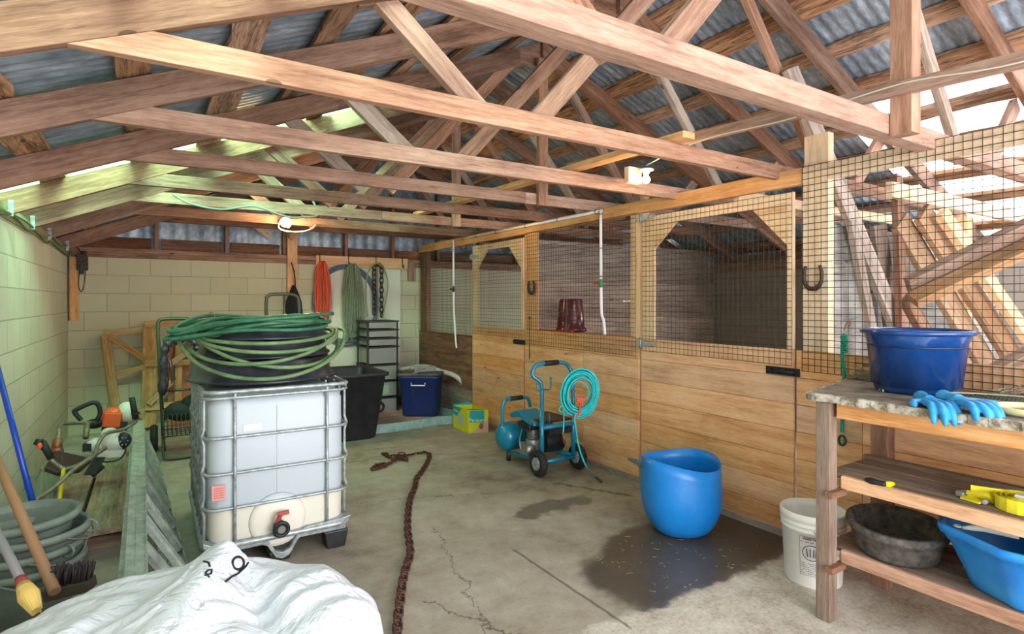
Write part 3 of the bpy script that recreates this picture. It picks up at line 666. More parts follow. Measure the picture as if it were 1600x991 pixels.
def vbar(x, y, dx, dy, parent, zlo=.13):
    bm = nb(); o = .012
    tube(bm, [(x, y, zlo), (x, y, .30), (x + dx * o, y + dy * o, .344), (x, y, .39), (x, y, .49), (x + dx * o, y + dy * o, .53), (x, y, .57), (x, y, .68), (x + dx * o, y + dy * o, .722), (x, y, .76), (x, y, .93), (x + dx * o, y + dy * o, .96)], .0085, 8)
    return link('cage_bar', bm, STEEL, parent)
for x in (.382, .866): vbar(x, ty0 - .004, 0, -1, t)
for x in (.382, .62, .866): vbar(x, ty1 + .004, 0, 1, t)
for y in (3.46, 3.58, 3.72, 3.9, 4.1, 4.3, 4.44):
    vbar(tx0 - .004, y, -1, 0, t); vbar(tx1 + .004, y, 1, 0, t)
# bottom sheet skirt
bm = nb(); o = [(tx0 - .015, .165), (tx0 + .03, .13), (.50, .125), (.54, .11), (.585, .035), (.62, .022), (.655, .035), (.705, .115), (.75, .135), (tx1 - .05, .145), (tx1 + .015, .185)]
top = [(x, min(.19, z + .035)) for x, z in o]
prism(bm, [(x, z) for x, z in o] + [(x, z) for x, z in top[::-1]], 'Y', ty0 - .022, ty0 + .05); link('base_skirt', bm, STEEL, t, .004)
bm = nb(); tube(bm, [(x, y, .150) for x, y in rrect(tx0 - .01, tx1 + .01, ty0 - .01, ty1 + .01, .07)], .018, 8, closed=True); link('base_hoop', bm, STEEL, t)
bm = nb(); box(bm, tx0, tx1, ty0 + .03, ty1 - .03, .10, .122); link('base_sheet', bm, STEEL, t)
bm = nb(); bm2 = [(.555, .105), (.60, .035), (.64, .035), (.69, .12)]
box(bm, .56, .68, ty0 + .0, ty0 + .16, .045, .055); prism(bm, bm2, 'Y', ty0 + .1, ty0 + .105); link('green_algae', bm, speck('algae', srgb(70, 86, 30), srgb(130, 140, 70), 20, .8), t)
for x, w_ in ((tx0 + .06, .13), ((tx0 + tx1) / 2, .14), (tx1 - .06, .14)):
    for y in (ty0 + .07, (ty0 + ty1) / 2, ty1 - .07):
        bm = nb(); prism(bm, [(x - w_ / 2 + .02, 0), (x + w_ / 2 - .02, 0), (x + w_ / 2, .10), (x - w_ / 2, .10)], 'Y', y - .06, y + .06); link('pallet_foot', bm, BLACK, t, .006)
# discharge valve
bm = nb(); lathe(bm, [(.15, 0), (.145, .010), (.12, .018), (.0, .020)], (0, 0, 0), 32); bmesh.ops.rotate(bm, verts=bm.verts[:], matrix=Matrix.Rotation(pi / 2, 3, 'X')); bmesh.ops.translate(bm, verts=bm.verts[:], vec=(.60, ty0 + .012, .235)); link('outlet_dome', bm, TANKM, t)
vy = ty0 - .075
bm = nb(); cyl(bm, (.604, ty0 + .0, .205), (.604, vy, .205), .032, 20); torus(bm, (.604, vy, .205), .036, .010, 24, 8, Matrix.Rotation(pi / 2, 3, 'X')); cyl(bm, (.604, vy + .02, .205), (.604, vy - .002, .205), .040, 24)
va = link('outlet_valve', bm, BLACK, t)
bm = nb(); cyl(bm, (.604, vy - .001, .205), (.604, vy - .008, .205), .020, 16); link('valve_mouth', bm, mat('valve_grey', srgb(120, 120, 120), .4), va)
bm = nb(); bar(bm, (.585, vy + .02, .235), (.600, vy + .005, .285), .026, .016); bar(bm, (.585, vy + .012, .285), (.645, vy + .012, .29), .022, .020); link('valve_lever', bm, mat('faded_red', srgb(176, 78, 68), .5), va)
bm = nb(); box(bm, .425, .515, ty0 + .004, ty0 + .0075, .745, .780); link('white_label', bm, WHITEP, t)
bm = nb(); box(bm, .272, .338, ty0 + .0, ty0 + .0075, .395, .475); lb = link('red_label', bm, mat('faded_pink_label', srgb(214, 150, 148), .6), t)
bm = nb()
for k in range(5): box(bm, .282, .328, ty0 - .0012, ty0 - .0002, .408 + k * .012, .412 + k * .012)
link('print', bm, mat('pink_print', srgb(200, 96, 96), .6), lb)

# ------------------------------------------------------------------ three rubber tubs upside down
TC = (.595, 3.86)
for k, (lab, r, h, z) in enumerate((('widest black rubber tub, upside down directly on the caged tank', .40, .13, .982), ('black rubber tub in the middle of the upturned stack on the tank', .362, .10, 1.118), ('topmost upturned black rubber tub, under the green hose', .335, .075, 1.224))):
    bm = nb(); c = (TC[0] + .012 * k, TC[1], z)
    wob = lambda a, j, k=k: 1 + .008 * sin(3 * a + k)
    lathe(bm, [(r - .02, .006), (r + .018, .0), (r + .026, .006), (r + .022, .016), (r + .004, .024), (r - .006, h - .012), (r - .012, h - .004), (r - .05, h), (r - .09, h + .004), (0, h + .004)], c, 56, fn=wob)
    solo('rubber_tub', bm, RUBBER, lab, 'tub', 'upturned rubber tubs on the tank')
# hoses on top
rnd = random.Random(3); pts = []
for i in range(9 * 18):
    a = 2 * pi * i / 18; lap = i / 18
    R = .30 + .055 * sin(lap * 2.3) + rnd.uniform(-.008, .008)
    lf = max(0, -cos(a - .35)) ** 6
    pts.append((TC[0] + .00 + (R + .055 * (1 if sin(lap * 5) > 0 else .3) + .14 * lf) * cos(a), TC[1] - .05 + (R * (1 - .35 * lf)) * sin(a), 1.288 + .010 * lap * .8 + .012 * sin(a * 2 + lap) - .07 * lf))
bm = nb(); tube(bm, cr(pts, 3), .0115, 8)
t = solo('garden_hose', bm, HOSE1, 'dark green garden hose coiled on top of the black rubber tubs', 'hose')
for a in (2.45, 1.35):
    bm = nb(); torus(bm, (TC[0] + .355 * cos(a), TC[1] - .05 + .31 * sin(a), 1.335), .024, .004, 14, 5, Matrix.Rotation(a, 3, 'Z') @ Matrix.Rotation(pi / 2, 3, 'X'), sy=1.9); link('hose_tie', bm, mat('tan_twine', srgb(176, 128, 84), .9), t)
pts = []
for lap, (dz, dR, sh) in enumerate(((.05, 0, .3), (.16, .03, .9), (.19, .02, -.5), (.24, .045, .35), (.10, .02, .0))):
    for k in range(14):
        a = pi * .5 + 2 * pi * k / 14; fr = max(0, -sin(a + sh * .4)) ** 1.2
        R = .395 + dR + .035 * fr + .03 * (dz > .2) 
        pts.append((TC[0] + .02 + R * cos(a), TC[1] - .0 + R * .98 * sin(a), 1.262 - dz * fr))
bm = nb(); tube(bm, cr(pts, 4), .0115, 8); solo('garden_hose', bm, HOSE2, 'faded green hose drooping in loops around the black tubs', 'hose')

# ------------------------------------------------------------------ big white bag, foreground
def tri(x): x = x % 1; return abs(2 * x - 1)
def bagpt(a, s, c=(.085, 1.79)):
    """a: bearing, s: 0 centre of the top .. 1 shoulder .. 2 floor"""
    if s <= 1: r = .52 * s ** .85; z = .585 + .03 * (1 - s ** 2) - .12 * s ** 5
    else: q = s - 1; r = .52 + .03 * sin(pi * q); z = .465 * (1 - q)
    r *= 1 + .02 * sin(5 * a + 1) + .13 * max(0, -cos(a + .35)); x = c[0] + r * cos(a); y = c[1] + r * sin(a) * .93
    g = max(0, min(1, (1.25 - s) / .35))
    # gathered neck: a flopped ridge running from the back towards the near left
    ax, ay, bx, by = .205, 2.02, -.02, 1.50; L2 = (bx - ax) ** 2 + (by - ay) ** 2
    t = max(0, min(1, ((x - ax) * (bx - ax) + (y - ay) * (by - ay)) / L2)); px, py = ax + t * (bx - ax), ay + t * (by - ay)
    dd = math.hypot(x - px, y - py); side = (x - px) * (by - ay) - (y - py) * (bx - ax)
    wd = .055 + .05 * t + (.03 if side > 0 else .0)
    z += g * .088 * (1 - .5 * t) * math.exp(-(dd / wd) ** 2)
    z -= g * .06 * math.exp(-(((x - .27) / .05) ** 2 + ((y - 1.72) / .16) ** 2))
    z += g * .012 * math.exp(-(((x - .42) / .15) ** 2 + ((y - 1.62) / .22) ** 2))
    pf = s * g
    z += pf * (.026 * tri(1.9 * x + 1.1 * y + .25 * sin(5 * y)) + .018 * tri(3.1 * y - 2.3 * x + .3 * sin(6 * x)) + .011 * tri(6.5 * x + 3.5 * y + .5 * sin(9 * y)) - .028)
    z += g * .007 * sin(30 * x + 8 * sin(9 * y)) * (dd > .05)
    return (x, y, max(z, .0))
bm = nb(); n = 220; SS = [i / 66 for i in range(1, 74)] + [1.2, 1.35, 1.5, 1.7, 1.85, 1.97, 2.0]
c0 = bm.verts.new(bagpt(0, 0)); R = [[bm.verts.new(bagpt(2 * pi * k / n, s)) for k in range(n)] for s in SS]
for k in range(n): bm.faces.new((c0, R[0][k], R[0][(k + 1) % n]))
for A, B in zip(R, R[1:]):
    for k in range(n): bm.faces.new((A[k], B[k], B[(k + 1) % n], A[(k + 1) % n]))
bm.faces.new(R[-1][::-1]); bmesh.ops.recalc_face_normals(bm, faces=bm.faces[:])
from mathutils.bvhtree import BVHTree
BAGTREE = BVHTree.FromBMesh(bm)
BAGM = mat('white_woven_bag', srgb(216, 219, 230), .45, spec=.4, coat=.15); N = NT(BAGM); v = coords(N); n1 = noise(N, v, 4, 4, .55, 2.2); n2 = noise(N, v, 11, 3, .55, 2.5); bump(N, N.math('ADD', n1, N.math('MULTIPLY', n2, .35)), .8, .03)
bag = link('bulk_bag', bm, BAGM, smooth=True); tag(bag, 'big white woven bulk bag with black lettering, in front of the caged tank', 'bag')
# lettering on the bag's gathered neck
def onbag(u, v):
    o = Vector((0, 0, 1.45)); d = (P(u, v, d=1) - o).normalized(); h = BAGTREE.ray_cast(o, d); return h[0] + Vector((0, 0, .001)) if h[0] is not None else None
for nm_, wd, closed, pts in (('letter_o', .0042, True, [(372 + 9 * cos(a), 879 + 10 * sin(a)) for a in [2 * pi * k / 18 for k in range(18)]]),
        ('letter_l', .0032, False, [(318, 876), (326, 878), (328, 884)]), ('letter_r', .0032, False, [(320, 898), (330, 895), (331, 889), (325, 890), (321, 894), (327, 901)]),
        ('stripe', .0034, False, [(352, 908), (362, 900), (372, 895), (384, 884), (388, 878)])):
    q = [onbag(u, v + 2) for u, v in pts]; q = [p for p in q if p is not None]
    if len(q) > 2: bm = nb(); tube(bm, q, wd, 5, closed=closed); link(nm_, bm, BLACKI, bag)
# ================================================================== LEFT CORNER
# stack of oval grey planters
PCX, PCY = -.44, 3.16
for k, z in enumerate((.0, .062, .122, .182)):
    nm = ('lowest grey planter of the stack beside the block wall', 'second grey planter from the floor in the nested stack', 'third grey planter from the floor in the nested stack', 'topmost grey planter, open and empty, of the nested stack')[k]
    t = thing('planter', (PCX, PCY, z), nm, 'planter', 'nested grey planters')
    c = (PCX + .008 * k * (-1) ** k, PCY + .01 * k, z); zz = .345
    bm = nb(); lathe(bm, [(.128, 0), (.176, zz - .02), (.196, zz - .025), (.206, zz - .008), (.203, zz + .008), (.19, zz + .012), (.18, zz), (.165, zz - .12), (.13, .03), (0, .028)], c, 44); link('pot', bm, GREY, t)
    bm = nb(); a0 = -1.9 + .5 * k
    tube(bm, cr([(c[0] + .208 * cos(a0 + q), c[1] + .208 * sin(a0 + q), c[2] + zz - .01 - .045 * sin(pi * (q / 1.5))) for q in (0, .25, .5, .75, 1.0, 1.25, 1.5)], 4), .004, 6)
    if k < 3:
        torus(bm, (c[0] + .203 * cos(a0 + .7), c[1] + .203 * sin(a0 + .7), c[2] + zz - .01), .026, .005, 14, 6, Matrix.Rotation(a0 + .7, 3, 'Z') @ Matrix.Rotation(pi / 2, 3, 'X'))
        link('wire_handle', bm, GREY, t)
    else: bm.free()
# long handles leaning at the left edge
t = thing('push_broom', P(85, 935, d=2.05), 'thick wooden-handled broom leaning in front of the grey planters', 'broom')
a, b = P(-40, 640, d=2.6), P(86, 925, d=2.04)
bm = nb(); tube(bm, [a, (a + b) / 2, b], [.017, .0175, .019], 14); link('handle', bm, mat('worn_handle', srgb(150, 114, 82), .6), t)
bm = nb(); c = P(104, 918, d=2.10); bar(bm, c + Vector((-.06, .03, -.02)), c + Vector((.08, -.02, .005)), .06, .04); link('head_block', bm, mat('dirty_block', srgb(66, 58, 50), .9), t, .004)
bm = nb(); rnd = random.Random(5)
for k in range(90):
    f = rnd.random(); p = c + Vector((-.055 + .13 * f, .028 - .045 * f + rnd.uniform(-.025, .025), .012)); tube(bm, [p, p + Vector((rnd.uniform(-.008, .008) + .01, rnd.uniform(-.008, .008) - .01, .055 + rnd.uniform(0, .02)))], .003, 4)
link('bristles', bm, mat('dark_bristle', srgb(58, 50, 52), .9), t)
t = thing('brush', P(35, 960, d=1.75), 'grey-handled round brush with yellow bristles at the left edge', 'brush')
a, b = P(-30, 780, d=2.0), P(32, 905, d=1.78); ax = (b - a).normalized()
bm = nb(); tube(bm, [a, b], [.011, .014], 12); link('handle', bm, mat('grey_handle', srgb(122, 120, 122), .45), t)
bm = nb(); tube(bm, [b - ax * .01, b + ax * .03], [.013, .019], 14); link('ferrule', bm, mat('brick_red_ferrule', srgb(138, 58, 54), .6), t)
bm = nb(); tube(bm, [b + ax * q for q in (.03, .05, .08, .11, .135)], [.017, .023, .025, .021, .013], 20); rnd = random.Random(2)
u1 = ax.orthogonal().normalized(); u2 = ax.cross(u1)
for k in range(60):
    q = 2 * pi * k / 60; d = u1 * cos(q) + u2 * sin(q); tube(bm, [b + ax * .03 + d * .017, b + ax * .08 + d * .026, b + ax * (.135 + rnd.uniform(0, .015)) + d * .013], .0022, 4)
link('bristles', bm, mat('yellow_bristle', srgb(226, 194, 112), .85), t)
bm = nb(); tube(bm, [P(-8, 560, Y=3.95), P(50, 782, Y=3.55), ], .0135, 12); solo('broom_handle', bm, mat('blue_handle', srgb(18, 62, 168), .35), 'bright blue pole leaning against the block wall behind the planters', 'pole')
bm = nb(); ball(bm, P(126, 893, d=2.9), .045, (.8, .6, .9)); ball(bm, P(122, 905, d=2.9), .035, (.8, .7, 1)); solo('scrubbing_sponge', bm, speck('blue_sponge', srgb(0, 74, 112), srgb(18, 100, 140), 60, .95, bmp=.6), 'small blue sponge wedged beside the grey planters', 'sponge')
t = thing('hand_saw', P(97, 760, Y=4.5), 'yellow-handled tool standing against the block wall', 'tool')
bm = nb(); bar(bm, P(100, 733, Y=4.6), P(92, 790, Y=4.5), .02, .035); link('handle', bm, mat('yellow_grip', srgb(214, 196, 30), .5), t, .006)
bm = nb(); bar(bm, P(95, 693, Y=4.7), P(99, 735, Y=4.6), .006, .008); bar(bm, P(92, 790, Y=4.5), P(86, 812, Y=4.45), .008, .02); link('shaft', bm, IRON, t)
# clear plastic sheet heap and boards on the floor
lab = ['broad pale board on the floor between the ladder and brush cutters', 'board lying left of the broad one, under the brush cutter guard', 'narrow board on the floor tight against the ladder', 'short board under the others near the planters']
for k, (x0, x1, y0, y1, z) in enumerate(((-.335, -.135, 3.98, 5.9, .125), (-.54, -.36, 4.25, 6.0, .115), (-.125, -.085, 3.95, 5.8, .09), (-.42, -.30, 3.72, 4.5, .075))):
    bm = nb(); box(bm, x0, x1, y0, y1, z, z + .035); solo('plank', bm, W_SCRAP['Y'], lab[k], 'plank', 'boards lying along the side wall', bevel=.003) 
for k, (x, y) in enumerate(((-.27, 4.12), (-.28, 5.5))):
    bm = nb(); box(bm, x - .28, x + .15, y, y + .09, 0, .072); solo('wood_bearer', bm, W_BENCH['X'], ('dark timber bearer under the front ends of the boards', 'dark timber bearer under the back ends of the boards')[k], 'timber')
bm = nb()
bm = nb(); rnd = random.Random(9); NX, NY = 22, 34
V = [[bm.verts.new((-.745 + .22 * i / (NX - 1), 4.0 + 1.9 * j / (NY - 1), max(.004, (.16 * (1 - i / (NX - 1)) ** 1.1) * (.75 + .25 * sin(j * .35)) + .018 * sin(i * 1.1 + j * .8)))) for j in range(NY)] for i in range(NX)]
for i in range(NX - 1):
    for j in range(NY - 1): bm.faces.new((V[i][j], V[i + 1][j], V[i + 1][j + 1], V[i][j + 1]))
o = solo('plastic_sheet', bm, mat('crumpled_grey_plastic', srgb(132, 136, 126), .35, spec=.5), 'crumpled clear plastic sheet heaped along the foot of the side wall', 'sheet', smooth=True); sdm = o.modifiers.new('t', 'SOLIDIFY'); sdm.thickness = .003
# aluminium step ladder lying on its edge
t = thing('step_ladder', (.05, 4.0, 0), 'aluminium step ladder lying on edge between the boards and the caged tank', 'ladder')
ty, tn = 6.0, 2.42
def lad(x, z, w_, h, y0, y1, nm='rail'):
    bm = nb(); box(bm, x - w_ / 2, x + w_ / 2, y0, y1, z - h / 2, z + h / 2); return link(nm, bm, ALU, t, .004)
M1 = Matrix.Rotation(-.38, 4, 'Y')
bm = nb(); p0, p1 = Vector((-.045, tn, .40)), Vector((-.085, ty, .40))
bar(bm, p0, p1, .075, .006, up=(.15, 0, 1)); bar(bm, p0 + Vector((-.037, 0, -.012)), p1 + Vector((-.037, 0, -.012)), .006, .03); bar(bm, p0 + Vector((.037, 0, -.012)), p1 + Vector((.037, 0, -.012)), .006, .03); bar(bm, p0 + Vector((0, 0, .004)), p1 + Vector((0, 0, .004)), .006, .004); link('rail', bm, ALU, t)
bm = nb(); q0, q1 = Vector((.215, tn, .02)), Vector((.06, ty, .02)); bar(bm, q0, q1, .006, .036); bar(bm, q0 + Vector((-.04, 0, -.014)), q1 + Vector((-.04, 0, -.014)), .08, .005); link('rail', bm, ALU, t)
for k in range(9):
    f = (k + .5) / 9; a = p0.lerp(p1, f) + Vector((.01, 0, -.01)); b = q0.lerp(q1, f) + Vector((-.01, 0, .008))
    bm = nb(); bar(bm, a, b, .085, .022, up=(1, -.2, 1)); 
    for g in (-.03, -.01, .01, .03): bar(bm, a + Vector((.008, g, .008)), b + Vector((.008, g, .008)), .006, .012)
    link('step', bm, ALU, t)
bm = nb(); a0, b0 = Vector((-.09, tn + .1, .36)), Vector((.10, tn + .1, .03)); a1, b1_ = Vector((-.12, ty - .2, .36)), Vector((-.02, ty - .2, .03))
bar(bm, a0, a1, .03, .025); bar(bm, b0, b1_, .03, .02)
for f in (.15, .5, .85): bar(bm, a0.lerp(a1, f), b0.lerp(b1_, f), .02, .015)
link('rear_brace', bm, ALU, t)

# brush cutters
def Q(u, v, Y): return P(u, v, Y=Y)
ENG = mat('engine_white', srgb(206, 206, 196), .35); ENGO = mat('engine_orange', srgb(226, 88, 40), .4); GRIP = mat('grip_black', srgb(26, 27, 28), .6); PAINTS = speck('worn_shaft', srgb(100, 92, 76), srgb(140, 130, 112), 30, .45, .3)
t = thing('brush_cutter', Q(170, 705, 4.9), 'white-engined brush cutter with long handlebars lying over the boards', 'brush cutter')
bm = nb(); tube(bm, cr([Q(213, 658, 5.0), Q(206, 664, 4.95), Q(190, 672, 4.9), Q(165, 678, 4.8), Q(153, 695, 4.7), Q(147, 712, 4.65), Q(128, 724, 4.62), Q(104, 733, 4.6), Q(90, 727, 4.6), Q(78, 716, 4.6)], 7), .0125, 10); link('handlebar', bm, PAINTS, t)
bm = nb(); tube(bm, [Q(212, 655, 5.0), Q(206, 621, 5.02)], [.022, .019], 14); torus(bm, Q(212, 646, 5.0), .026, .006, 16, 6); link('grip', bm, GRIP, t)
bm = nb(); tube(bm, [Q(80, 717, 4.6), Q(72, 702, 4.6), Q(65, 692, 4.6)], [.02, .021, .026], 14); tube(bm, [Q(66, 693, 4.6), Q(54, 690, 4.6)], [.026, .018], 12); gr = link('grip', bm, GRIP, t)
bm = nb(); ball(bm, Q(62, 697, 4.57), .018, (.8, .6, 1.1)); link('trigger', bm, ENGO, gr)
bm = nb(); tube(bm, cr([Q(165, 700, 4.75), Q(118, 732, 4.55), Q(85, 762, 4.4), Q(55, 782, 4.3)], 6), .0135, 10); link('shaft', bm, PAINTS, t)
ce = Q(176, 690, 4.95)
bm = nb(); ball(bm, ce + Vector((.02, 0, 0)), .085, (1.1, 1.0, .95)); ball(bm, ce + Vector((-.09, .02, -.02)), .062, (1.1, .9, .9)); ball(bm, ce + Vector((-.02, 0, .06)), .05, (1.1, 1, .8)); bar(bm, ce + Vector((-.08, -.02, -.07)), ce + Vector((.08, -.02, -.08)), .09, .05); en = link('engine_cover', bm, ENG, t)
bm = nb(); ball(bm, ce + Vector((.065, -.045, .01)), .062, (.8, .7, .9)); bar(bm, ce + Vector((-.17, 0, -.02)), ce + Vector((-.12, 0, -.02)), .06, .05); link('starter_housing', bm, GRIP, en)
bm = nb()
for k in range(6): a = 2 * pi * k / 6; ball(bm, ce + Vector((.07 + .022 * cos(a), -.088, .01 + .028 * sin(a))), .007, seg=6)
link('starter_vents', bm, mat('light_blue_grey', srgb(120, 140, 150), .5), en)
bm = nb(); tube(bm, cr([Q(160, 728, 4.7), Q(152, 735, 4.68), Q(143, 742, 4.66)], 4), .02, 6); bar(bm, Q(156, 715, 4.72), Q(140, 742, 4.62), .07, .006); link('harness_pad', bm, GRIP, t)
t = thing('brush_cutter', Q(170, 660, 5.6), 'orange-engined brush cutter with a loop handle and dark blade guard', 'brush cutter')
ce = Q(176, 652, 5.7)
bm = nb(); ball(bm, ce, .085, (.95, .9, 1.0)); bar(bm, ce + Vector((-.06, -.05, .0)), ce + Vector((.06, -.05, -.02)), .09, .12); en = link('engine_cover', bm, ENGO, t, .01)
bm = nb(); ball(bm, ce + Vector((.09, .03, .02)), .085, (.8, .9, 1.1)); link('tank_cap', bm, ENG, en)
bm = nb(); ball(bm, ce + Vector((-.12, 0, -.04)), .05, (1.4, .8, .8)); cyl(bm, ce + Vector((-.07, -.03, -.07)), ce + Vector((.1, -.03, -.09)), .045, 16); link('clutch_housing', bm, GRIP, en)
bm = nb(); tube(bm, cr([Q(127, 657, 5.5), Q(117, 645, 5.5), Q(120, 640, 5.5), Q(146, 629, 5.5), Q(155, 636, 5.5), Q(156, 648, 5.5), Q(150, 658, 5.5)], 5), .017, 10); link('loop_handle', bm, GRIP, t)
bm = nb(); tube(bm, cr([ce + Vector((-.16, 0, -.03)), Q(140, 661, 5.5), Q(102, 662, 5.3), Q(93, 668, 5.2), Q(90, 688, 5.1)], 6), .0135, 10); tube(bm, [Q(136, 662, 5.4), Q(134, 685, 5.3)], .02, 6); link('shaft', bm, PAINTS, t)
bm = nb(); tube(bm, [Q(90, 686, 5.1), Q(89, 703, 5.08)], [.026, .034], 12); tube(bm, [Q(89, 703, 5.08), Q(88, 710, 5.06)], [.04, .04], 12); link('gear_head', bm, mat('copper_gearbox', srgb(150, 96, 66), .45, .6), t)
g = [Q(88, 703, 4.95), Q(120, 710, 4.9), Q(143, 716, 4.85), Q(125, 732, 4.7), Q(90, 738, 4.65), Q(68, 730, 4.7)]
bm = nb(); A = [bm.verts.new(p) for p in g]; B = [bm.verts.new(p + Vector((0, .01, -.035))) for p in g]; bm.faces.new(A); bm.faces.new(B[::-1])
for k in range(6): bm.faces.new((A[k], B[k], B[(k + 1) % 6], A[(k + 1) % 6]))
link('blade_guard', bm, mat('dark_maroon_guard', srgb(62, 42, 40), .45), t, .01)
bm = nb(); tube(bm, cr([Q(194, 694, 4.9), Q(196, 705, 4.85), Q(186, 718, 4.8), Q(165, 722, 4.75), Q(150, 716, 4.7)], 6), .006, 6); ball(bm, Q(194, 699, 4.9), .02, (.7, .7, 1.3)); solo('throttle_cable', bm, GRIP, 'black cable curling over the broad board beside the ladder', 'cable')

# ------------------------------------------------------------------ against the back wall
# wooden frames
def stickframe(label, sticks, y, loc):
    t = thing('wooden_frame', loc, label, 'wooden frame')
    for k, (a, b, wd, dy) in enumerate(sticks):
        pa, pb = P(*a, Y=y + dy), P(*b, Y=y + dy); timber('slat', pa, pb, wd, .035, W_SCRAP, t, up=(0, 1, 0)) if False else None
        M, L = frame(pa, pb, (0, 1, 0)); bm = nb(); box(bm, 0, L, -wd / 2, wd / 2, -.018, .018); link('slat', bm, W_SCRAPX, t, .003, matrix=M)
    return t
W_SCRAPX = wood('scrap_slat', srgb(128, 92, 52), srgb(178, 138, 84), srgb(210, 174, 118), axis='X', vary=.12, knots=.8)
stickframe('leaning frame of rough pine slats with a diagonal brace, left one by the back wall', [((165, 524), (183, 655), .085, 0), ((163, 522), (228, 514), .07, .01), ((172, 526), (228, 562), .06, -.03), ((182, 584), (228, 573), .06, -.03), ((178, 646), (228, 642), .06, -.03)], 7.6, (-.2, 7.6, 0))
stickframe('frame of rough pine boards with a wide upright, behind the hand truck', [((236, 506), (232, 668), .14, 0), ((226, 507), (300, 505), .07, -.04), ((226, 568), (300, 566), .07, -.04), ((226, 636), (300, 632), .08, -.04), ((280, 512), (278, 640), .07, .0), ((232, 632), (268, 596), .06, -.07), ((262, 572), (300, 545), .06, -.07)], 7.58, (.1, 7.58, 0))
# terracotta-coloured board seen behind the hand truck
bm = nb(); p = P(262, 635, Y=7.66); box(bm, p.x, p.x + .42, 7.64, 7.66, 0, .95); solo('terracotta_board', bm, speck('terracotta', srgb(150, 92, 66), srgb(178, 116, 88), 4, .8), 'reddish board standing behind the pine frames at the back wall', 'board')
# hand truck 1
t = thing('hand_truck', (.3, 6.45, 0), 'olive tube hand truck holding a wire basket, left of the caged tank', 'hand truck')
H = lambda u, v, Y=6.45: P(u, v, Y=Y)
bm = nb(); tube(bm, cr([H(256, 705), H(252, 620), H(247, 520), H(248, 503), H(258, 498.5), H(292, 498.5), H(303, 503), H(306, 520), H(306, 620), H(306, 700)], 7), .017, 10); link('frame', bm, OLIVE, t)
for v_ in (608, 650):
    bm = nb(); tube(bm, [H(252, v_ + 3), H(306, v_)], .012, 8); link('crossbar', bm, OLIVE, t)
bm = nb(); x0, x1 = H(254, 700).x, H(306, 700).x; y0, y1 = 6.05, 6.4; z0, z1 = .22, .42
for z in (z0, z1, .32): tube(bm, [(x0, y0, z), (x1, y0, z), (x1, y1, z), (x0, y1, z)], .008 if z != .32 else .004, 6, closed=True)
for k in range(9):
    x = x0 + (x1 - x0) * k / 8; tube(bm, [(x, y0, z1), (x, y0, z0), (x, y1, z0), (x, y1, z1)], .0035, 5)
for k in range(5):
    y = y0 + (y1 - y0) * k / 4; tube(bm, [(x0, y, z1), (x0, y, z0), (x1, y, z0), (x1, y, z1)], .0035, 5)
link('wire_basket', bm, OLIVE, t)
bm = nb(); tube(bm, cr([(x0, 6.12, .22), (x0, 6.06, .06), (x0 + .04, 6.04, .02), (x1 - .04, 6.04, .02), (x1, 6.06, .06), (x1, 6.12, .22)], 6), .012, 8); link('foot_loop', bm, OLIVE, t)
for x in (x0 - .07, x1 + .06):
    bm = nb(); cyl(bm, (x - .032, 6.5, .13), (x + .032, 6.5, .13), .118, 28); torus(bm, (x, 6.5, .13), .10, .03, 28, 10, Matrix.Rotation(pi / 2, 3, 'Y')); wv = link('wheel', bm, TYRE, t)
    bm = nb(); cyl(bm, (x - .036, 6.5, .13), (x + .036, 6.5, .13), .05, 16); link('hub', bm, STEEL, wv)
bm = nb(); ball(bm, ((x0 + x1) / 2 + .02, 6.2, .42), .13, (1.2, .9, .75)); ball(bm, ((x0 + x1) / 2 + .1, 6.16, .50), .08, (1.2, .8, .9)); cyl(bm, ((x0 + x1) / 2 + .05, 6.15, .5), ((x0 + x1) / 2 + .12, 6.1, .62), .02, 8); solo('tool_bag', bm, mat('dark_green_canvas', srgb(36, 44, 42), .8), 'dark bag sitting in the wire basket of the hand truck', 'bag')
bm = nb(); tube(bm, cr([H(254, 618, 6.3), H(256, 560, 6.3), H(262, 538, 6.3), H(280, 530, 6.3), H(300, 532, 6.3), H(308, 545, 6.3), H(307, 560, 6.3)], 6), [.02 + .028 * abs(sin(i * .9)) * (1 - .3 * sin(i * .31)) for i in range(37)], 9)
for q in range(4): tube(bm, cr([H(255 + q * 4, 560, 6.3), H(258 + q * 5, 590, 6.3), H(256 + q * 6, 612 - 6 * q, 6.3)], 4), .006, 5)
solo('jacket_strap', bm, speck('black_shiny_plastic', srgb(20, 18, 24), srgb(72, 60, 78), 28, .35, 0, .6, .5), 'bunched black plastic wrap slung over the hand truck frame', 'plastic wrap')
# hand truck 2
t = thing('hand_truck', (1.3, 7.1, 0), 'dark tube hand truck standing behind the rubber tubs at the back wall', 'hand truck')
H = lambda u, v, Y=7.1: P(u, v, Y=Y)
bm = nb(); tube(bm, cr([H(416, 700), H(416, 520), H(416, 472), H(419, 463), H(427, 460), H(455, 460), H(464, 464), H(467, 474), H(468, 520), H(468, 700)], 6), .019, 10); tube(bm, [H(444, 461), H(445, 540)], .014, 8); link('frame', bm, OLIVE, t)
bm = nb(); box(bm, H(416, 600).x, H(468, 600).x, 6.9, 7.1, .02, .035); link('toe_plate', bm, OLIVE, t)
for x in (H(416, 600).x - .06, H(468, 600).x + .06):
    bm = nb(); torus(bm, (x, 7.16, .13), .10, .03, 24, 8, Matrix.Rotation(pi / 2, 3, 'Y')); cyl(bm, (x - .03, 7.16, .13), (x + .03, 7.16, .13), .1, 20); link('wheel', bm, TYRE, t)
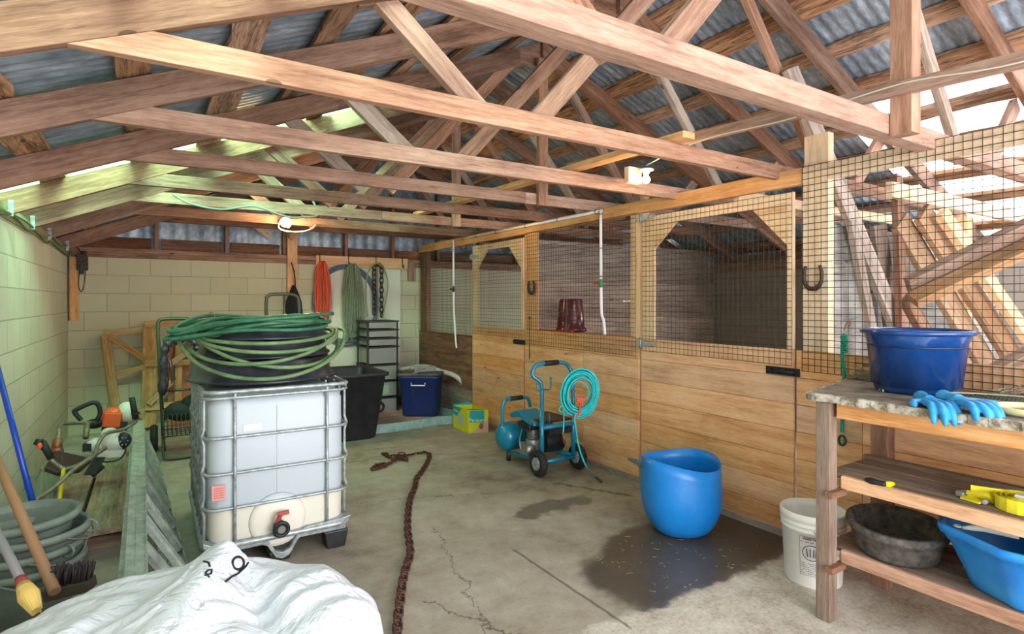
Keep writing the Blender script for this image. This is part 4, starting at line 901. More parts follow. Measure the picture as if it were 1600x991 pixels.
# post on the back wall with hanging black coat
bm = nb(); box(bm, 1.475, 1.595, YB - .062, YB - .038, 1.30, 2.32); solo('wall_post', bm, W_PINE['Z'], 'orange-lit pine post on the back wall below the round bulb', 'post', bevel=.003)
bm = nb(); tube(bm, cr([P(455, 410, Y=7.62), P(460, 428, Y=7.62), P(461, 450, Y=7.6), P(456, 462, Y=7.6)], 5), .008, 6)
loft(bm, [[tuple(P(459 + 15 * k_ * cos(a), v_, Y=7.6) + Vector((0, .05 * sin(a), 0))) for a in [2 * pi * q / 14 for q in range(14)]] for v_, k_ in ((446, .15), (458, .5), (470, .8), (490, .95), (520, 1.0), (560, .9))])
solo('black_jacket', bm, mat('black_cloth', srgb(24, 24, 28), .9), 'black coat hanging from a hook on the orange-lit post', 'coat')
# hook board
t = thing('hook_board', (2.46, YB, 1.98), 'pine board with iron hooks on the back wall, holding cords and hoses', 'hook board')
bm = nb(); box(bm, 1.83, 3.1, YB - .06, YB - .037, 1.90, 2.05); link('board', bm, W_PINE['X'], t, .003)
HX = [P(u, 405, Y=YB - .07).x for u in (500, 545, 588, 629)]
for x in HX:
    bm = nb(); tube(bm, cr([(x, YB - .064, 2.07), (x, YB - .066, 1.96), (x, YB - .075, 1.925), (x, YB - .11, 1.925), (x, YB - .12, 1.96)], 5), .006, 8); link('hook', bm, IRON, t)
bm = nb(); box(bm, 1.86, 3.0, YB - .030, YB - .022, .25, 1.92); solo('pegboard', bm, mat('whitewashed_board', srgb(206, 206, 196), .7), 'white perforated board on the back wall under the hook board', 'pegboard')
# orange cord hank
def hank(x, ztop, zbot, y, n, m, name, label, wd, r, cat, knot=True, dy=.03):
    rnd = random.Random(n * 7 + 1); bm = nb()
    for k in range(n):
        a = rnd.uniform(-1, 1); b_ = rnd.uniform(-1, 1); zb_ = zbot + rnd.uniform(0, .18); yy = y + rnd.uniform(-dy, dy)
        pts = [(x + a * wd * .25, yy, ztop - rnd.uniform(0, .03)), (x + a * wd * .7 - .01, yy, ztop - .12), (x + a * wd + rnd.uniform(-.01, .01), yy, (ztop + zb_) / 2), (x + a * wd * .8, yy, zb_ + .08), (x + (a + b_) * wd * .4, yy, zb_), (x + b_ * wd * .9, yy + .006, zb_ + .1), (x + b_ * wd + rnd.uniform(-.01, .01), yy + .01, (ztop + zb_) / 2 + .05), (x + b_ * wd * .6, yy + .01, ztop - .1), (x + b_ * wd * .2, yy + .01, ztop)]
        tube(bm, cr(pts, 5), r, 6)
    return solo(name, bm, m, label, cat)
hank(HX[0] + .02, 1.97, 1.13, YB - .125, 15, ORANGE, 'extension_cord', 'orange extension cord hanging in a long hank on the first hook', .115, .0075, 'cord')
hank(HX[1] + .04, 1.95, .88, YB - .13, 15, ROPEG, 'coiled_rope', 'pale green rope hanging in loops on the second hook', .15, .008, 'rope')
bm = nb()
for k in range(3): 
    pts = [(HX[0] + .34 + (.43 - .012 * k) * cos(a), YB - .085 + .012 * k, 1.43 + (.50 + .01 * k) * sin(a) - .03 * k) for a in [2 * pi * q / 28 for q in range(28)]]; tube(bm, cr(pts, 3, True), .0135, 8, closed=True)
solo('water_hose', bm, speck('blue_grey_hose', srgb(66, 86, 108), srgb(104, 122, 138), 6, .45), 'large grey-blue hose ring hanging behind the orange cord and rope', 'hose')
bm = nb(); pts = [P(u, v, Y=YB - .15) for u, v in ((574, 495), (572, 450), (576, 424), (588, 412), (600, 420), (606, 444), (603, 470), (598, 496))]; tube(bm, cr(pts, 8), .009, 8); solo('thin_hose', bm, mat('yellow_green_hose', srgb(122, 132, 72), .5), 'thin yellow-green hose looped over the third hook around the chain', 'hose')
def chain(path, name, label, m, L=.045, r=.0055, w_=.014, jitter=0, **k):
    """welded links laid along a path"""
    path = [Vector(p) for p in path]; bm = nb(); acc = 0; i = 0; pitch = L * .74; prev = path[0]; q = []
    for p in path[1:]:
        seg = (p - prev).length; 
        while acc + seg >= pitch and seg > 0:
            f = (pitch - acc) / seg; prev = prev.lerp(p, f); q.append((prev.copy(), (p - prev).normalized() if (p - prev).length > 1e-6 else Vector((0, 1, 0)))); seg = (p - prev).length; acc = 0
        acc += seg; prev = p
    rnd = random.Random(4)
    for j, (c, d) in enumerate(q):
        if d.length < .1: continue
        up = Vector((0, 0, 1)) if abs(d.z) < .8 else Vector((0, 1, 0)); s_ = d.cross(up).normalized(); up = s_.cross(d)
        if j % 2: s_, up = (s_ + up * .9).normalized(), up
        h = (L - 2 * w_) / 2; pts = [c + d * (h + w_ * cos(a)) + s_ * w_ * sin(a) for a in (-pi / 2, -pi / 4, 0, pi / 4, pi / 2)] + [c + d * (-h - w_ * cos(a)) + s_ * w_ * -sin(a) for a in (-pi / 2, -pi / 4, 0, pi / 4, pi / 2)]
        tube(bm, pts, r, 5, closed=True)
    return solo(name, bm, m, label, 'chain', **k)
cx = P(585, 420, Y=YB - .12).x
chain([(cx, YB - .12, 1.24), (cx, YB - .12, 1.93), (cx + .055, YB - .12, 1.96), (cx + .10, YB - .12, 1.92), (cx + .10, YB - .12, 1.24)], 'hanging_chain', 'dark chain doubled over the third hook above the drawer tower', IRON, .09, .009, .022)
bm = nb(); box(bm, cx + .035, cx + .075, YB - .055, YB - .04, 1.2, 1.9); solo('wood_lath', bm, W_SCRAP['Z'], 'thin wooden lath hanging between the strands of the wall chain', 'lath')
bm = nb(); box(bm, P(637, 430, Y=YB - .03).x - .0, 3.2, YB - .06, YB - .025, 1.74, 2.0); solo('wood_block', bm, W_RAF['Z'], 'short brown board on the back wall between the hook board and the stall', 'block')
# corner strip and junction box
t = thing('junction_box', (-.68, YB - .06, 1.85), 'old black electrical box with dangling wires high in the back corner', 'electrical box')
bm = nb(); box(bm, -.665, -.57, YB - .10, YB - .037, 1.78, 1.95); ball(bm, (-.60, YB - .10, 1.97), .022); box(bm, -.64, -.60, YB - .12, YB - .09, 1.74, 1.86); link('box', bm, IRON, t, .004)
bm = nb(); tube(bm, cr([(-.64, YB - .09, 1.78), (-.65, YB - .1, 1.62), (-.625, YB - .1, 1.55), (-.60, YB - .1, 1.64), (-.59, YB - .09, 1.78)], 6), .005, 6); tube(bm, cr([(-.62, YB - .1, 1.95), (-.66, YB - .14, 2.02), (-.72, YB - .3, 2.02), (-.72, YB - .8, 1.99)], 6), .006, 6); link('wires', bm, GRIP, t)
bm = nb(); box(bm, -.745, -.655, YB - .034, YB - .006, 1.24, 1.92); solo('corner_board', bm, W_PINE['Z'], 'upright wooden strip in the corner of the block walls', 'strip')
bm = nb(); tube(bm, [(-.738, YB - .045, 1.24), (-.738, YB - .045, 1.93)], .006, 6); tube(bm, cr([(-.738, YB - .05, 1.93), (-.735, 7.2, 1.93), (-.73, 6.4, 1.965), (-.725, 6.0, 1.93), (-.728, 5.6, 1.98), (-.73, 5.2, 1.95), (-.725, 4.7, 1.985), (-.73, 4.2, 1.95), (-.73, 3.0, 1.97)], 8), .007, 6); solo('wall_cable', bm, mat('old_cable', srgb(88, 92, 70), .7), 'old cable running along the top of the block side wall to the corner', 'cable')
bm = nb(); tube(bm, cr([(-.72, 7.0, 1.98), (-.72, 6.3, 2.01), (-.72, 5.7, 1.97), (-.725, 5.1, 2.0), (-.725, 4.4, 1.98)], 8), .009, 6); solo('wall_cable', bm, mat('pale_cable', srgb(120, 130, 100), .6), 'thicker pale cable stapled along the plate of the block side wall', 'cable')
# ================================================================== BACK RIGHT CORNER
# black bin
t = thing('rubber_bin', (1.7, 6.2, 0), 'tall open black bin behind the caged tank', 'bin')
bm = nb(); rr = []
for z, i in ((0, .12), (.02, .10), (.66, .02), (.665, -.005), (.70, -.01), (.70, .02), (.67, .035), (.10, .12), (.05, .16)):
    rr.append([(x, y, z) for x, y in rrect(1.42 + i, 2.13 - i, 5.78 + i, 6.62 - i, .07)])
loft(bm, rr); link('body', bm, speck('dull_black_plastic', srgb(34, 34, 40), srgb(48, 48, 54), 8, .5), t)
bm = nb(); box(bm, 1.5, 2.4, 7.2, 7.62, .52, .56); 
for x in (1.54, 2.33):
    for y in (7.24, 7.56): box(bm, x, x + .05, y - .02, y + .04, 0, .52)
solo('side_table', bm, W_PINE['X'], 'low orange-topped wooden stand behind the black bin', 'table')
# drawer tower
t = thing('drawer_tower', (2.5, 7.35, 0), 'tall black-framed tower of clear storage drawers by the back wall', 'drawer tower')
x0, x1, y0, y1 = 2.31, 2.72, 7.08, 7.5
bm = nb()
for x in (x0, x1 - .02):
    for y in (y0, y1 - .02): box(bm, x, x + .02, y, y + .02, 0, 1.19)
LV = [0, .21, .42, .63, .86, .97, 1.08, 1.19]
for z in LV: box(bm, x0 - .012, x1 + .012, y0 - .012, y1, z - .008 + (.01 if z == 0 else 0), z + .008 + (.01 if z == 0 else 0))
link('frame', bm, BLACK, t)
DR = mat('smoky_clear_plastic', srgb(138, 140, 140), .3, spec=.6)
for k, (a, b) in enumerate(zip(LV, LV[1:])):
    bm = nb(); box(bm, x0 + .024, x1 - .024, y0 - .008, y1 - .03, a + .022, b - .012); dr = link('drawer', bm, DR, t, .004)
    if k in (0, 1, 2):
        bm = nb()
        if k == 0: torus(bm, ((x0 + x1) / 2 - .05, y0 - .009, a + .10), .055, .018, 20, 6, Matrix.Rotation(pi / 2, 3, 'X'), sy=1); 
        if k == 1: box(bm, x0 + .10, x1 - .13, y0 - .012, y0 - .0085, a + .05, b - .05)
        if k == 2: ball(bm, ((x0 + x1) / 2 + .02, y0 + .02, a + .10), .07, (1, .4, 1))
        link('contents', bm, (GRIP, mat('pale_green_card', srgb(142, 172, 146), .8), GRIP)[k], dr)
# board on the floor under the tote and lay-flat hose
bm = nb(); box(bm, 2.05, 3.0, 6.25, 7.25, .004, .03); solo('floor_board', bm, W_GREY['X'], 'grimy boards lying flat under the blue storage tote', 'board')
bm = nb(); pts = cr([(1.98, 6.95, 0), (1.93, 6.5, 0), (1.98, 6.16, 0), (2.2, 6.06, 0), (2.55, 6.08, 0), (2.85, 6.12, 0), (3.08, 6.05, 0), (3.16, 6.2, 0), (3.12, 6.7, 0)], 8)
for z, hh in ((.035, .06),):
    rows = []
    for k, p in enumerate(pts):
        tg = (pts[min(k + 1, len(pts) - 1)] - pts[max(k - 1, 0)]).normalized(); s_ = Vector((-tg.y, tg.x, 0)) * .014
        rows.append([bm.verts.new(p + s_ + Vector((0, 0, .002))), bm.verts.new(p - s_ + Vector((0, 0, .002))), bm.verts.new(p - s_ * .7 + Vector((0, 0, .10))), bm.verts.new(p + s_ * .7 + Vector((0, 0, .10)))])
    for A, B in zip(rows, rows[1:]):
        for k in range(4): bm.faces.new((A[k], A[(k + 1) % 4], B[(k + 1) % 4], B[k]))
    bm.faces.new(rows[0]); bm.faces.new(rows[-1][::-1])
solo('flat_hose', bm, LAYF, 'pale blue flat hose standing on edge around the board and tote', 'hose', bevel=.003)
bm = nb(); box(bm, 2.86, 3.02, 7.58, 7.70, 0, .09); solo('red_brick', bm, mat('brick_red', srgb(140, 52, 44), .8), 'dark red brick on the floor in the corner behind the blue tote', 'brick', bevel=.004)
# blue tote
t = thing('storage_tote', (2.88, 6.68, .03), 'dark blue lidded storage tote with white handles on the floor board', 'tote')
RZt = Matrix.Translation((2.875, 6.68, .03)) @ Matrix.Rotation(-.62, 4, 'Z')
bm = nb(); rr = [[tuple(RZt @ Vector((x, y, z))) for x, y in rrect(-.20 - i, .20 + i, -.15 - i * .7, .15 + i * .7, .05)] for z, i in ((0, 0), (.02, .012), (.46, .04), (.465, .055), (.50, .055))]
loft(bm, rr); link('body', bm, TOTEB, t)
bm = nb(); rr = [[tuple(RZt @ Vector((x, y, z))) for x, y in rrect(-.20 - i, .20 + i, -.15 - i * .7, .15 + i * .7, .05)] for z, i in ((.501, .065), (.53, .065), (.535, .05), (.535, .0))]
loft(bm, rr); link('lid', bm, speck('dusty_blue_lid', srgb(60, 66, 84), srgb(112, 96, 84), 6, .7), t)
bm = nb(); tube(bm, [RZt @ Vector(p) for p in ((-.085, -.195, .42), (-.085, -.21, .39), (.085, -.21, .39), (.085, -.195, .42))], .007, 8); link('handle', bm, WHITEP, t)
bm = nb()
for x in (-.07, .05): bar(bm, RZt @ Vector((x, -.152, .02)), RZt @ Vector((x, -.178, .36)), .008, .008)
link('rib', bm, TOTEB, t)
# ribbed clear pipe
bm = nb(); pts = cr([P(614, 574, Y=7.3), P(630, 577, Y=7.1), P(648, 574, Y=6.9), P(668, 574, Y=6.75), P(690, 581, Y=6.65), P(708, 586, Y=6.5), P(722, 597, Y=6.4), P(728, 611, Y=6.35)], 14)
tube(bm, pts, [.036 if k % 2 else .028 for k in range(len(pts))], 12); solo('ribbed_pipe', bm, PIPEC, 'clear ribbed drain pipe curving over the lid of the blue tote', 'pipe')
bm = nb(); c = P(664, 574, Y=6.72); box(bm, c.x - .16, c.x + .12, c.y - .07, c.y + .1, c.z - .06, c.z + .015); cyl(bm, c + Vector((-.2, 0, .0)), c + Vector((-.02, -.05, -.0)), .028, 12); solo('pipe_fitting', bm, mat('grey_fitting', srgb(150, 150, 150), .45), 'grey plastic trap fitting lying on the tote beside the ribbed pipe', 'fitting', bevel=.012)
bm = nb(); bar(bm, P(634, 588, Y=6.66), P(664, 577, Y=6.5), .05, .015); solo('paint_stick', bm, mat('grey_stick', srgb(136, 130, 124), .7), 'flat grey stick lying across the tote lid', 'stick')
# diaper carton
t = thing('diaper_box', (3.03, 5.7, 0), 'open yellow and teal diaper carton on the floor by the stall boards', 'carton')
A0, B0, C0 = P(708.6, 667, Z=0), P(732, 677, Z=0), P(762.7, 676, Z=0); D0 = A0 + C0 - B0; hz = .25; YEL = mat('carton_yellow', srgb(216, 216, 26), .5); TEA = mat('carton_teal', srgb(10, 166, 170), .5); SKN = mat('carton_skin', srgb(214, 176, 158), .6); KRAFT = mat('carton_inside', srgb(120, 104, 80), .9)
UP = Vector((0, 0, hz)); CEN = (A0 + B0 + C0 + D0) / 4
def quad(bm, *ps):
    ctr = sum((Vector(p) for p in ps), Vector()) / len(ps); A = [bm.verts.new(p) for p in ps]; nrm = (Vector(ps[1]) - Vector(ps[0])).cross(Vector(ps[2]) - Vector(ps[1])).normalized() * .0016
    B = [bm.verts.new(Vector(p) + nrm) for p in ps]; bm.faces.new(A); bm.faces.new(B[::-1]); n = len(ps)
    for i in range(n): bm.faces.new((A[i], B[i], B[(i + 1) % n], A[(i + 1) % n]))
def wallp(p, q, f0, f1, g0, g1, off=.0): 
    nrm = (q - p).cross(Vector((0, 0, 1))).normalized(); nrm = nrm if nrm.dot((p + q) / 2 - CEN) > 0 else -nrm
    return [p.lerp(q, f) + UP * g + nrm * off for f, g in ((f0, g0), (f1, g0), (f1, g1), (f0, g1))]
bm = nb(); quad(bm, *wallp(A0, B0, 0, 1, 0, 1)); quad(bm, *wallp(B0, C0, 0, 1, 0, 1)); quad(bm, *wallp(C0, D0, 0, 1, 0, 1)); quad(bm, *wallp(D0, A0, 0, 1, 0, 1)); quad(bm, A0, B0, C0, D0); link('carton_wall', bm, YEL, t)
bm = nb(); q = wallp(A0, B0, 0, 1, .0, 1, .003); quad(bm, A0.lerp(B0, 0) + UP * .62 + (q[0] - A0), A0.lerp(B0, .25) + UP * .55 + (q[0] - A0), A0.lerp(B0, .55) + UP * .98 + (q[0] - A0), A0 + UP + (q[0] - A0))
link('teal_print', bm, TEA, t); bm = nb(); q = wallp(B0, C0, .04, .80, .46, .99, .003); quad(bm, *q); link('teal_print', bm, TEA, t)
bm = nb(); q = wallp(B0, C0, .12, 1, .01, .02, .003); quad(bm, q[0], q[1], q[1] + UP * .62, q[0] + UP * .15 + (C0 - B0) * .28); link('photo_print', bm, SKN, t)
bm = nb(); ball(bm, B0.lerp(C0, .68) + UP * .30 + (q[0] - B0.lerp(C0, .12) - UP * .01), .035, (1, .3, 1)); link('baby_head_print', bm, mat('carton_brown', srgb(168, 98, 78), .6), t)
bm = nb(); q = wallp(A0, B0, .32, .7, .25, .72, .003); quad(bm, *q); link('grey_print', bm, mat('carton_grey', srgb(170, 190, 190), .6), t)
nrm = (C0 - B0).normalized(); ang = math.atan2(nrm.y, nrm.x); pn = wallp(B0, C0, .45, .46, .56, .57, .005)[0]
words('Pampers', .055, WHITEP, t, pn, (pi / 2, 0, ang))
pn = wallp(A0, B0, .2, .21, .80, .81, .005)[0]; dn = (B0 - A0).normalized(); words('Pampers', .035, WHITEP, t, pn, (pi / 2, 0, math.atan2(dn.y, dn.x)))
bm = nb(); o1 = Vector((-.03, .04, .03)); quad(bm, D0 + UP, A0 + UP, A0 + UP + Vector((-.02, -.02, .02)), D0 + UP + o1); link('flap', bm, TEA, t)
bm = nb(); quad(bm, B0.lerp(D0, .1) + UP * .98, C0.lerp(D0, .1) + UP * .98, C0.lerp(D0, .5) + UP * .9, B0.lerp(A0, .5) + UP * .92); link('flap', bm, KRAFT, t)
# chain on the floor
pp = [P(u, v, Z=.012) for u, v in ((583, 732), (590, 727), (600, 729), (612, 722), (622, 716), (634, 719), (628, 710), (612, 714), (600, 709), (618, 718), (636, 712), (650, 709), (664, 707), (671, 711), (668, 722), (660, 736), (651, 748), (648, 762), (641, 780), (638, 800), (637, 825), (640, 850), (641, 866), (635, 885), (629, 910), (625, 940), (622, 965), (620, 1000), (617, 1040))]
pp = cr(pp, 10)
chain(pp, 'floor_chain', 'long rusty chain stretched across the concrete floor', RUST, .075, .0062, .0185)
tube_h = nb(); tube(tube_h, cr([P(600, 724, Z=.015), P(588, 727, Z=.015), P(580, 733, Z=.015), P(588, 733, Z=.015), P(602, 727, Z=.015)], 5, True), .011, 7, closed=True)
h = link('hook', tube_h, RUST, bpy.data.objects['floor_chain'])

# ================================================================== AIR COMPRESSOR
t = thing('air_compressor', (2.9, 4.05, 0), 'teal wheeled air compressor with upright handle against the stall boards', 'air compressor')
xl, xr, yf, yr = 2.735, 3.065, 3.87, 4.42
def tubes(name, lists, r, m, parent, n=12, k=6):
    bm = nb()
    for l in lists: tube(bm, cr(l, k) if len(l) > 2 else l, r, n)
    return link(name, bm, m, parent)
tubes('frame', [[(xl, yf, .10), (xl, yf, .55)], [(xr, yf, .10), (xr, yf, .55)], [(xl, yf, .115), (xr, yf, .115)], [(xl, yf, .13), (xl + .01, yr, .075)], [(xr, yf, .13), (xr, yr, .075)], [(xl, yf, .40), (xr, yf, .40)]], .019, TEAL, t)
tubes('handle', [[(xl, yf, .54), (xl, yf - .0, .70), (xl - .0, yf + .02, .775), (xl - .055, yf + .05, .83), (xl - .04, yf + .055, .895), (xl + .03, yf + .05, .925), (xr - .10, yf + .05, .925), (xr - .02, yf + .045, .89), (xr + .0, yf + .02, .80), (xr, yf, .55)]], .017, TEAL, t)
tubes('grip', [[(xl + .06, yf + .05, .926), (xl + .20, yf + .05, .927)]], .0225, GRIP, t)
tubes('handle', [[(xl - .035, yr + .02, .28), (xl - .035, yr + .02, .46), (xl - .02, yr + .02, .53), (xl + .03, yr + .02, .555), (xl + .20, yr + .02, .555), (xl + .25, yr + .02, .53), (xl + .27, yr + .02, .46)]], .016, TEAL, t)
tubes('grip', [[(xl + .05, yr + .02, .556), (xl + .18, yr + .02, .556)]], .0215, GRIP, t)
bm = nb(); prof = [(0, -.01), (.06, .004), (.105, .03), (.128, .07), (.13, .10), (.13, .34), (.128, .37), (.105, .41), (.06, .436), (0, .45)]
lathe(bm, prof, (0, 0, 0), 32); bmesh.ops.rotate(bm, verts=bm.verts[:], matrix=Matrix.Rotation(pi / 2, 3, 'Y')); bmesh.ops.translate(bm, verts=bm.verts[:], vec=(xl - .075, yr + .03, .215)); link('air_tank', bm, TEAL, t)
bm = nb(); cyl(bm, (xl + .02, yr - .0, 0), (xl + .02, yr, .075), .02, 12); cyl(bm, (xr, yr, 0), (xr, yr, .075), .02, 12); link('rubber_foot', bm, BLACK, t)
bm = nb(); pr = [(yf + .07, .40), (yf + .07, .43), (yf + .18, .44), (yf + .32, .50), (yf + .44, .46), (yf + .46, .42), (yf + .40, .42), (yf + .30, .44), (yf + .18, .405)]; prism(bm, pr, 'X', xl - .03, xl + .17); link('belt_guard', bm, TEAL, t, .008)
bm = nb(); box(bm, xl + .02, xr + .02, yf + .03, yf + .40, .425, .44); box(bm, xl + .07, xr - .03, yf - .02, yf + .03, .33, .38); link('console', bm, BLACK, t, .006)
# pump and motor
bm = nb(); cyl(bm, (xl + .06, yf + .22, .14), (xl + .06, yf + .22, .26), .062, 20); box(bm, xl - .03, xl + .09, yf + .17, yf + .29, .13, .23)
for k in range(7): cyl(bm, (xl + .06, yf + .22, .27 + .014 * k), (xl + .06, yf + .22, .275 + .014 * k), .052, 20)
cyl(bm, (xl + .06, yf + .22, .26), (xl + .06, yf + .22, .37), .04, 16); tube(bm, cr([(xl - .02, yf + .27, .34), (xl - .03, yf + .29, .25), (xl - .035, yf + .27, .17)], 5), .006, 8); ball(bm, (xl + .0, yf + .16, .18), .05, (1, .5, 1)); link('pump', bm, mat('cast_aluminium', srgb(150, 152, 152), .4, .7), t, .004)
bm = nb(); box(bm, xl - .03, xl + .14, yf + .14, yf + .33, .35, .405); link('pump_head', bm, BLACK, t, .012)
bm = nb(); cyl(bm, (xl + .14, yf + .2, .225), (xr + .0, yf + .2, .225), .092, 28); box(bm, xl + .15, xr - .02, yf + .12, yf + .28, .15, .34); torus(bm, (xl + .18, yf + .2, .225), .09, .006, 24, 6, Matrix.Rotation(pi / 2, 3, 'Y')); link('motor', bm, BLACK, t, .01)
for s_, x in ((-1, xl - .035), (1, xr + .045)):
    bm = nb(); torus(bm, (x, yf, .112), .078, .033, 32, 12, Matrix.Rotation(pi / 2, 3, 'Y')); wv = link('wheel', bm, TYRE, t)
    bm = nb(); cyl(bm, (x - .03, yf, .112), (x + .03, yf, .112), .052, 24); cyl(bm, (x - .034, yf, .112), (x + .034, yf, .112), .018, 12)
    for k in range(5): a = 2 * pi * k / 5; cyl(bm, (x - .036, yf + .034 * cos(a), .112 + .034 * sin(a)), (x - .028, yf + .034 * cos(a), .112 + .034 * sin(a)), .009, 8)
    link('hub', bm, STEEL, wv)
bm = nb()
for y_, z_ in ((yf - .01, .72),): tube(bm, cr([(xl - .07, y_ - .03, .765), (xl - .075, y_ - .03, .725), (xl - .04, y_ - .02, .715), (xl + .0, y_, .72), (xl + .055, y_ - .0, .715), (xl + .075, y_ - .01, .73), (xl + .075, y_ - .01, .80)], 5), .0065, 8)
ball(bm, (xl - .07, yf - .04, .775), .012, seg=8); ball(bm, (xl + .075, yf - .02, .81), .012, seg=8); tube(bm, [(xl + .06, yf - .02, .44), (xl + .06, yf - .02, .52)], .005, 8); link('cord_hook', bm, TEAL, t)
# teal hose hank on the handle
hc = P(905, 611, d=4.42); rt = Vector((cos(TH), -sin(TH), 0)); t = thing('air_hose', hc, 'coiled aqua air hose hanging on the compressor handle', 'hose')
bm = nb(); rnd = random.Random(11); fw = Vector((sin(TH), cos(TH), 0)); pts = []
for i in range(15 * 16):
    a = 2 * pi * i / 16; l = i / 16; q = .60 + .40 * (l / 15) ** .8 + .035 * sin(l * 2.6); j = .003 * sin(l * 1.7)
    tilt = -.28; ex, ez = (.150 * q + j) * cos(a), (.195 * q + j) * sin(a)
    pts.append(hc + rt * (ex * cos(tilt) - ez * sin(tilt) * .55 + .008 * sin(l)) + Vector((0, 0, ez * cos(tilt) + ex * sin(tilt) * .35 - .012 * q + .008 * sin(l * 2.1))) + fw * (-.025 + .022 * sin(l * 1.9)))
tube(bm, cr(pts, 3), .0068, 7); tube(bm, cr([hc + rt * x + Vector((0, 0, z)) - fw * .03 for x, z in ((-.07, .02), (-.02, .08), (.05, .05), (.07, -.02), (.03, -.07), (-.04, -.06))], 6), .0045, 6); link('coil', bm, AQUA, t)
bm = nb(); tube(bm, cr([hc + rt * x + Vector((0, 0, z)) - fw * .045 for x, z in ((-.01, -.06), (.005, -.09), (.0, -.12), (-.005, -.155), (-.03, -.185), (-.07, -.18))], 5), .011, 8); bar(bm, hc + rt * -.025 + Vector((0, 0, -.055)) - fw * .05, hc + rt * .03 + Vector((0, 0, -.062)) - fw * .05, .03, .04); link('orange_strap', bm, mat('orange_strap', srgb(206, 72, 44), .6), t)
bm = nb(); tube(bm, cr([hc + Vector((0, 0, -.18)), P(898, 650, d=4.35), P(900, 672, d=4.28), P(905, 700, d=4.2), P(915, 727, d=4.15), P(926, 741, Z=.03), P(932, 746, Z=.012)], 8), .0062, 8); tube(bm, cr([P(893, 648, d=4.3), P(876, 644, d=4.35), P(874, 638, d=4.35), P(880, 636, d=4.35), P(881, 655, d=4.3), P(880, 678, d=4.25)], 6), .005, 8); link('hose_tail', bm, AQUA, t)
bm = nb(); tube(bm, [P(932, 746, Z=.014), P(940, 753, Z=.014)], .010, 8); tube(bm, [P(880, 676, d=4.25), P(882, 694, d=4.25)], .010, 8); link('coupler', bm, mat('brass_coupler', srgb(120, 84, 56), .4, .6), t)

# ================================================================== BLUE BARREL
bm = nb(); bc = Vector((2.835, 2.495, 0)); n = 64; rings = []
prof = [(0, .012), (.10, .0), (.140, .004), (.168, .022), (.198, .06), (.222, .11), (.240, .17), (.248, .24), (.247, .32), (.242, .39), (.240, .455)]
ax_l = -TH
def bpt(a, r, z):
    sq = (abs(cos(a)) ** 2.5 + abs(sin(a)) ** 2.5) ** (-1 / 2.5); k = min(1, z / .3); rr_ = r * (1 + (sq - 1) * .55)
    x, y = rr_ * cos(a) * 1.0, rr_ * sin(a) * (1 - .06 * k)
    zz = z + (k ** 3) * (.020 * cos(2 * (a - .6)) + .012 * cos(a - 2.6))
    return bc + Vector((x * cos(ax_l) - y * sin(ax_l), x * sin(ax_l) + y * cos(ax_l), zz))
R = []
outer = [[bm.verts.new(bpt(2 * pi * k / n, r, z)) for k in range(n)] for r, z in prof[1:]]
inner = [[bm.verts.new(bpt(2 * pi * k / n, r - .006, max(z, .012))) for k in range(n)] for r, z in prof[1:]]
for RR in (outer, inner):
    for A, B in zip(RR, RR[1:]):
        for k in range(n): bm.faces.new((A[k], A[(k + 1) % n], B[(k + 1) % n], B[k])).smooth = True
for k in range(n): bm.faces.new((outer[-1][k], outer[-1][(k + 1) % n], inner[-1][(k + 1) % n], inner[-1][k]))
bm.faces.new(outer[0]); bm.faces.new(inner[0])
solo('barrel', bm, BLUEB, 'bright blue cut-down plastic barrel standing on the wet floor', 'barrel')
# floor drain straws
bm = nb(); rnd = random.Random(21)
for k in range(190):
    if k < 90: x, y = rnd.uniform(2.1, 3.15), rnd.uniform(1.95, 2.8)
    else: x, y = rnd.uniform(1.0, 3.2), rnd.uniform(1.5, 6.5)
    a = rnd.uniform(0, pi); L = rnd.uniform(.01, .035); tube(bm, [(x, y, .0015), (x + L * cos(a), y + L * sin(a), .002)], .0008, 4)
for k in range(70):
    y = rnd.uniform(3.0, 4.2); x = 3.26 - abs(rnd.gauss(0, .05)); a = rnd.uniform(0, pi); tube(bm, [(x, y, .002), (x - .05 * cos(a), y + .05 * sin(a), .003 + rnd.uniform(0, .03))], .0009, 4)
tag(link('straw', bm, HAY), 'scattered bits of straw on the concrete floor', 'straw', kind='stuff')

# ================================================================== WORKBENCH
t = thing('workbench', (2.9, .8, 0), 'workbench of brown posts with a chipped stone top and two slatted shelves', 'workbench')
SLAB = speck('chipped_pale_slab', srgb(92, 80, 70), srgb(140, 130, 118), 7, .75, bmp=.4); 
bm = nb(); pl_ = [(2.565, 1.50), (3.255, 1.66), (3.255, -.35), (2.52, -.35)]; prism(bm, pl_, 'Z', 1.0, 1.03); link('bench_top', bm, SLAB, t, .006)
EDGE = speck('flaking_paint_edge', srgb(120, 106, 88), srgb(196, 192, 182), 22, .7, bmp=.5, contrast=(.42, .62))
bm = nb(); rnd = random.Random(6)
k0 = Vector((2.562, 1.50, 0)); k1 = Vector((2.518, -.35, 0)); NN = 60
for k in range(NN): 
    a, b = k0.lerp(k1, k / NN), k0.lerp(k1, (k + 1) / NN); o = rnd.uniform(0, .006); box(bm, a.x - .006 - o, a.x + .02, b.y, a.y, .999 - o * .5, 1.030 + o * .2)
box(bm, 2.56, 3.25, 1.5, 1.506, 1.0, 1.02) if False else None
a0, a1 = Vector((2.56, 1.505, 0)), Vector((3.25, 1.668, 0))
for k in range(24): 
    a, b = a0.lerp(a1, k / 24), a0.lerp(a1, (k + 1) / 24); o = rnd.uniform(0, .006); bar(bm, (a.x, a.y, 1.01), (b.x, b.y, 1.014), .012 + o, .030)
link('chipped_edge', bm, EDGE, t)
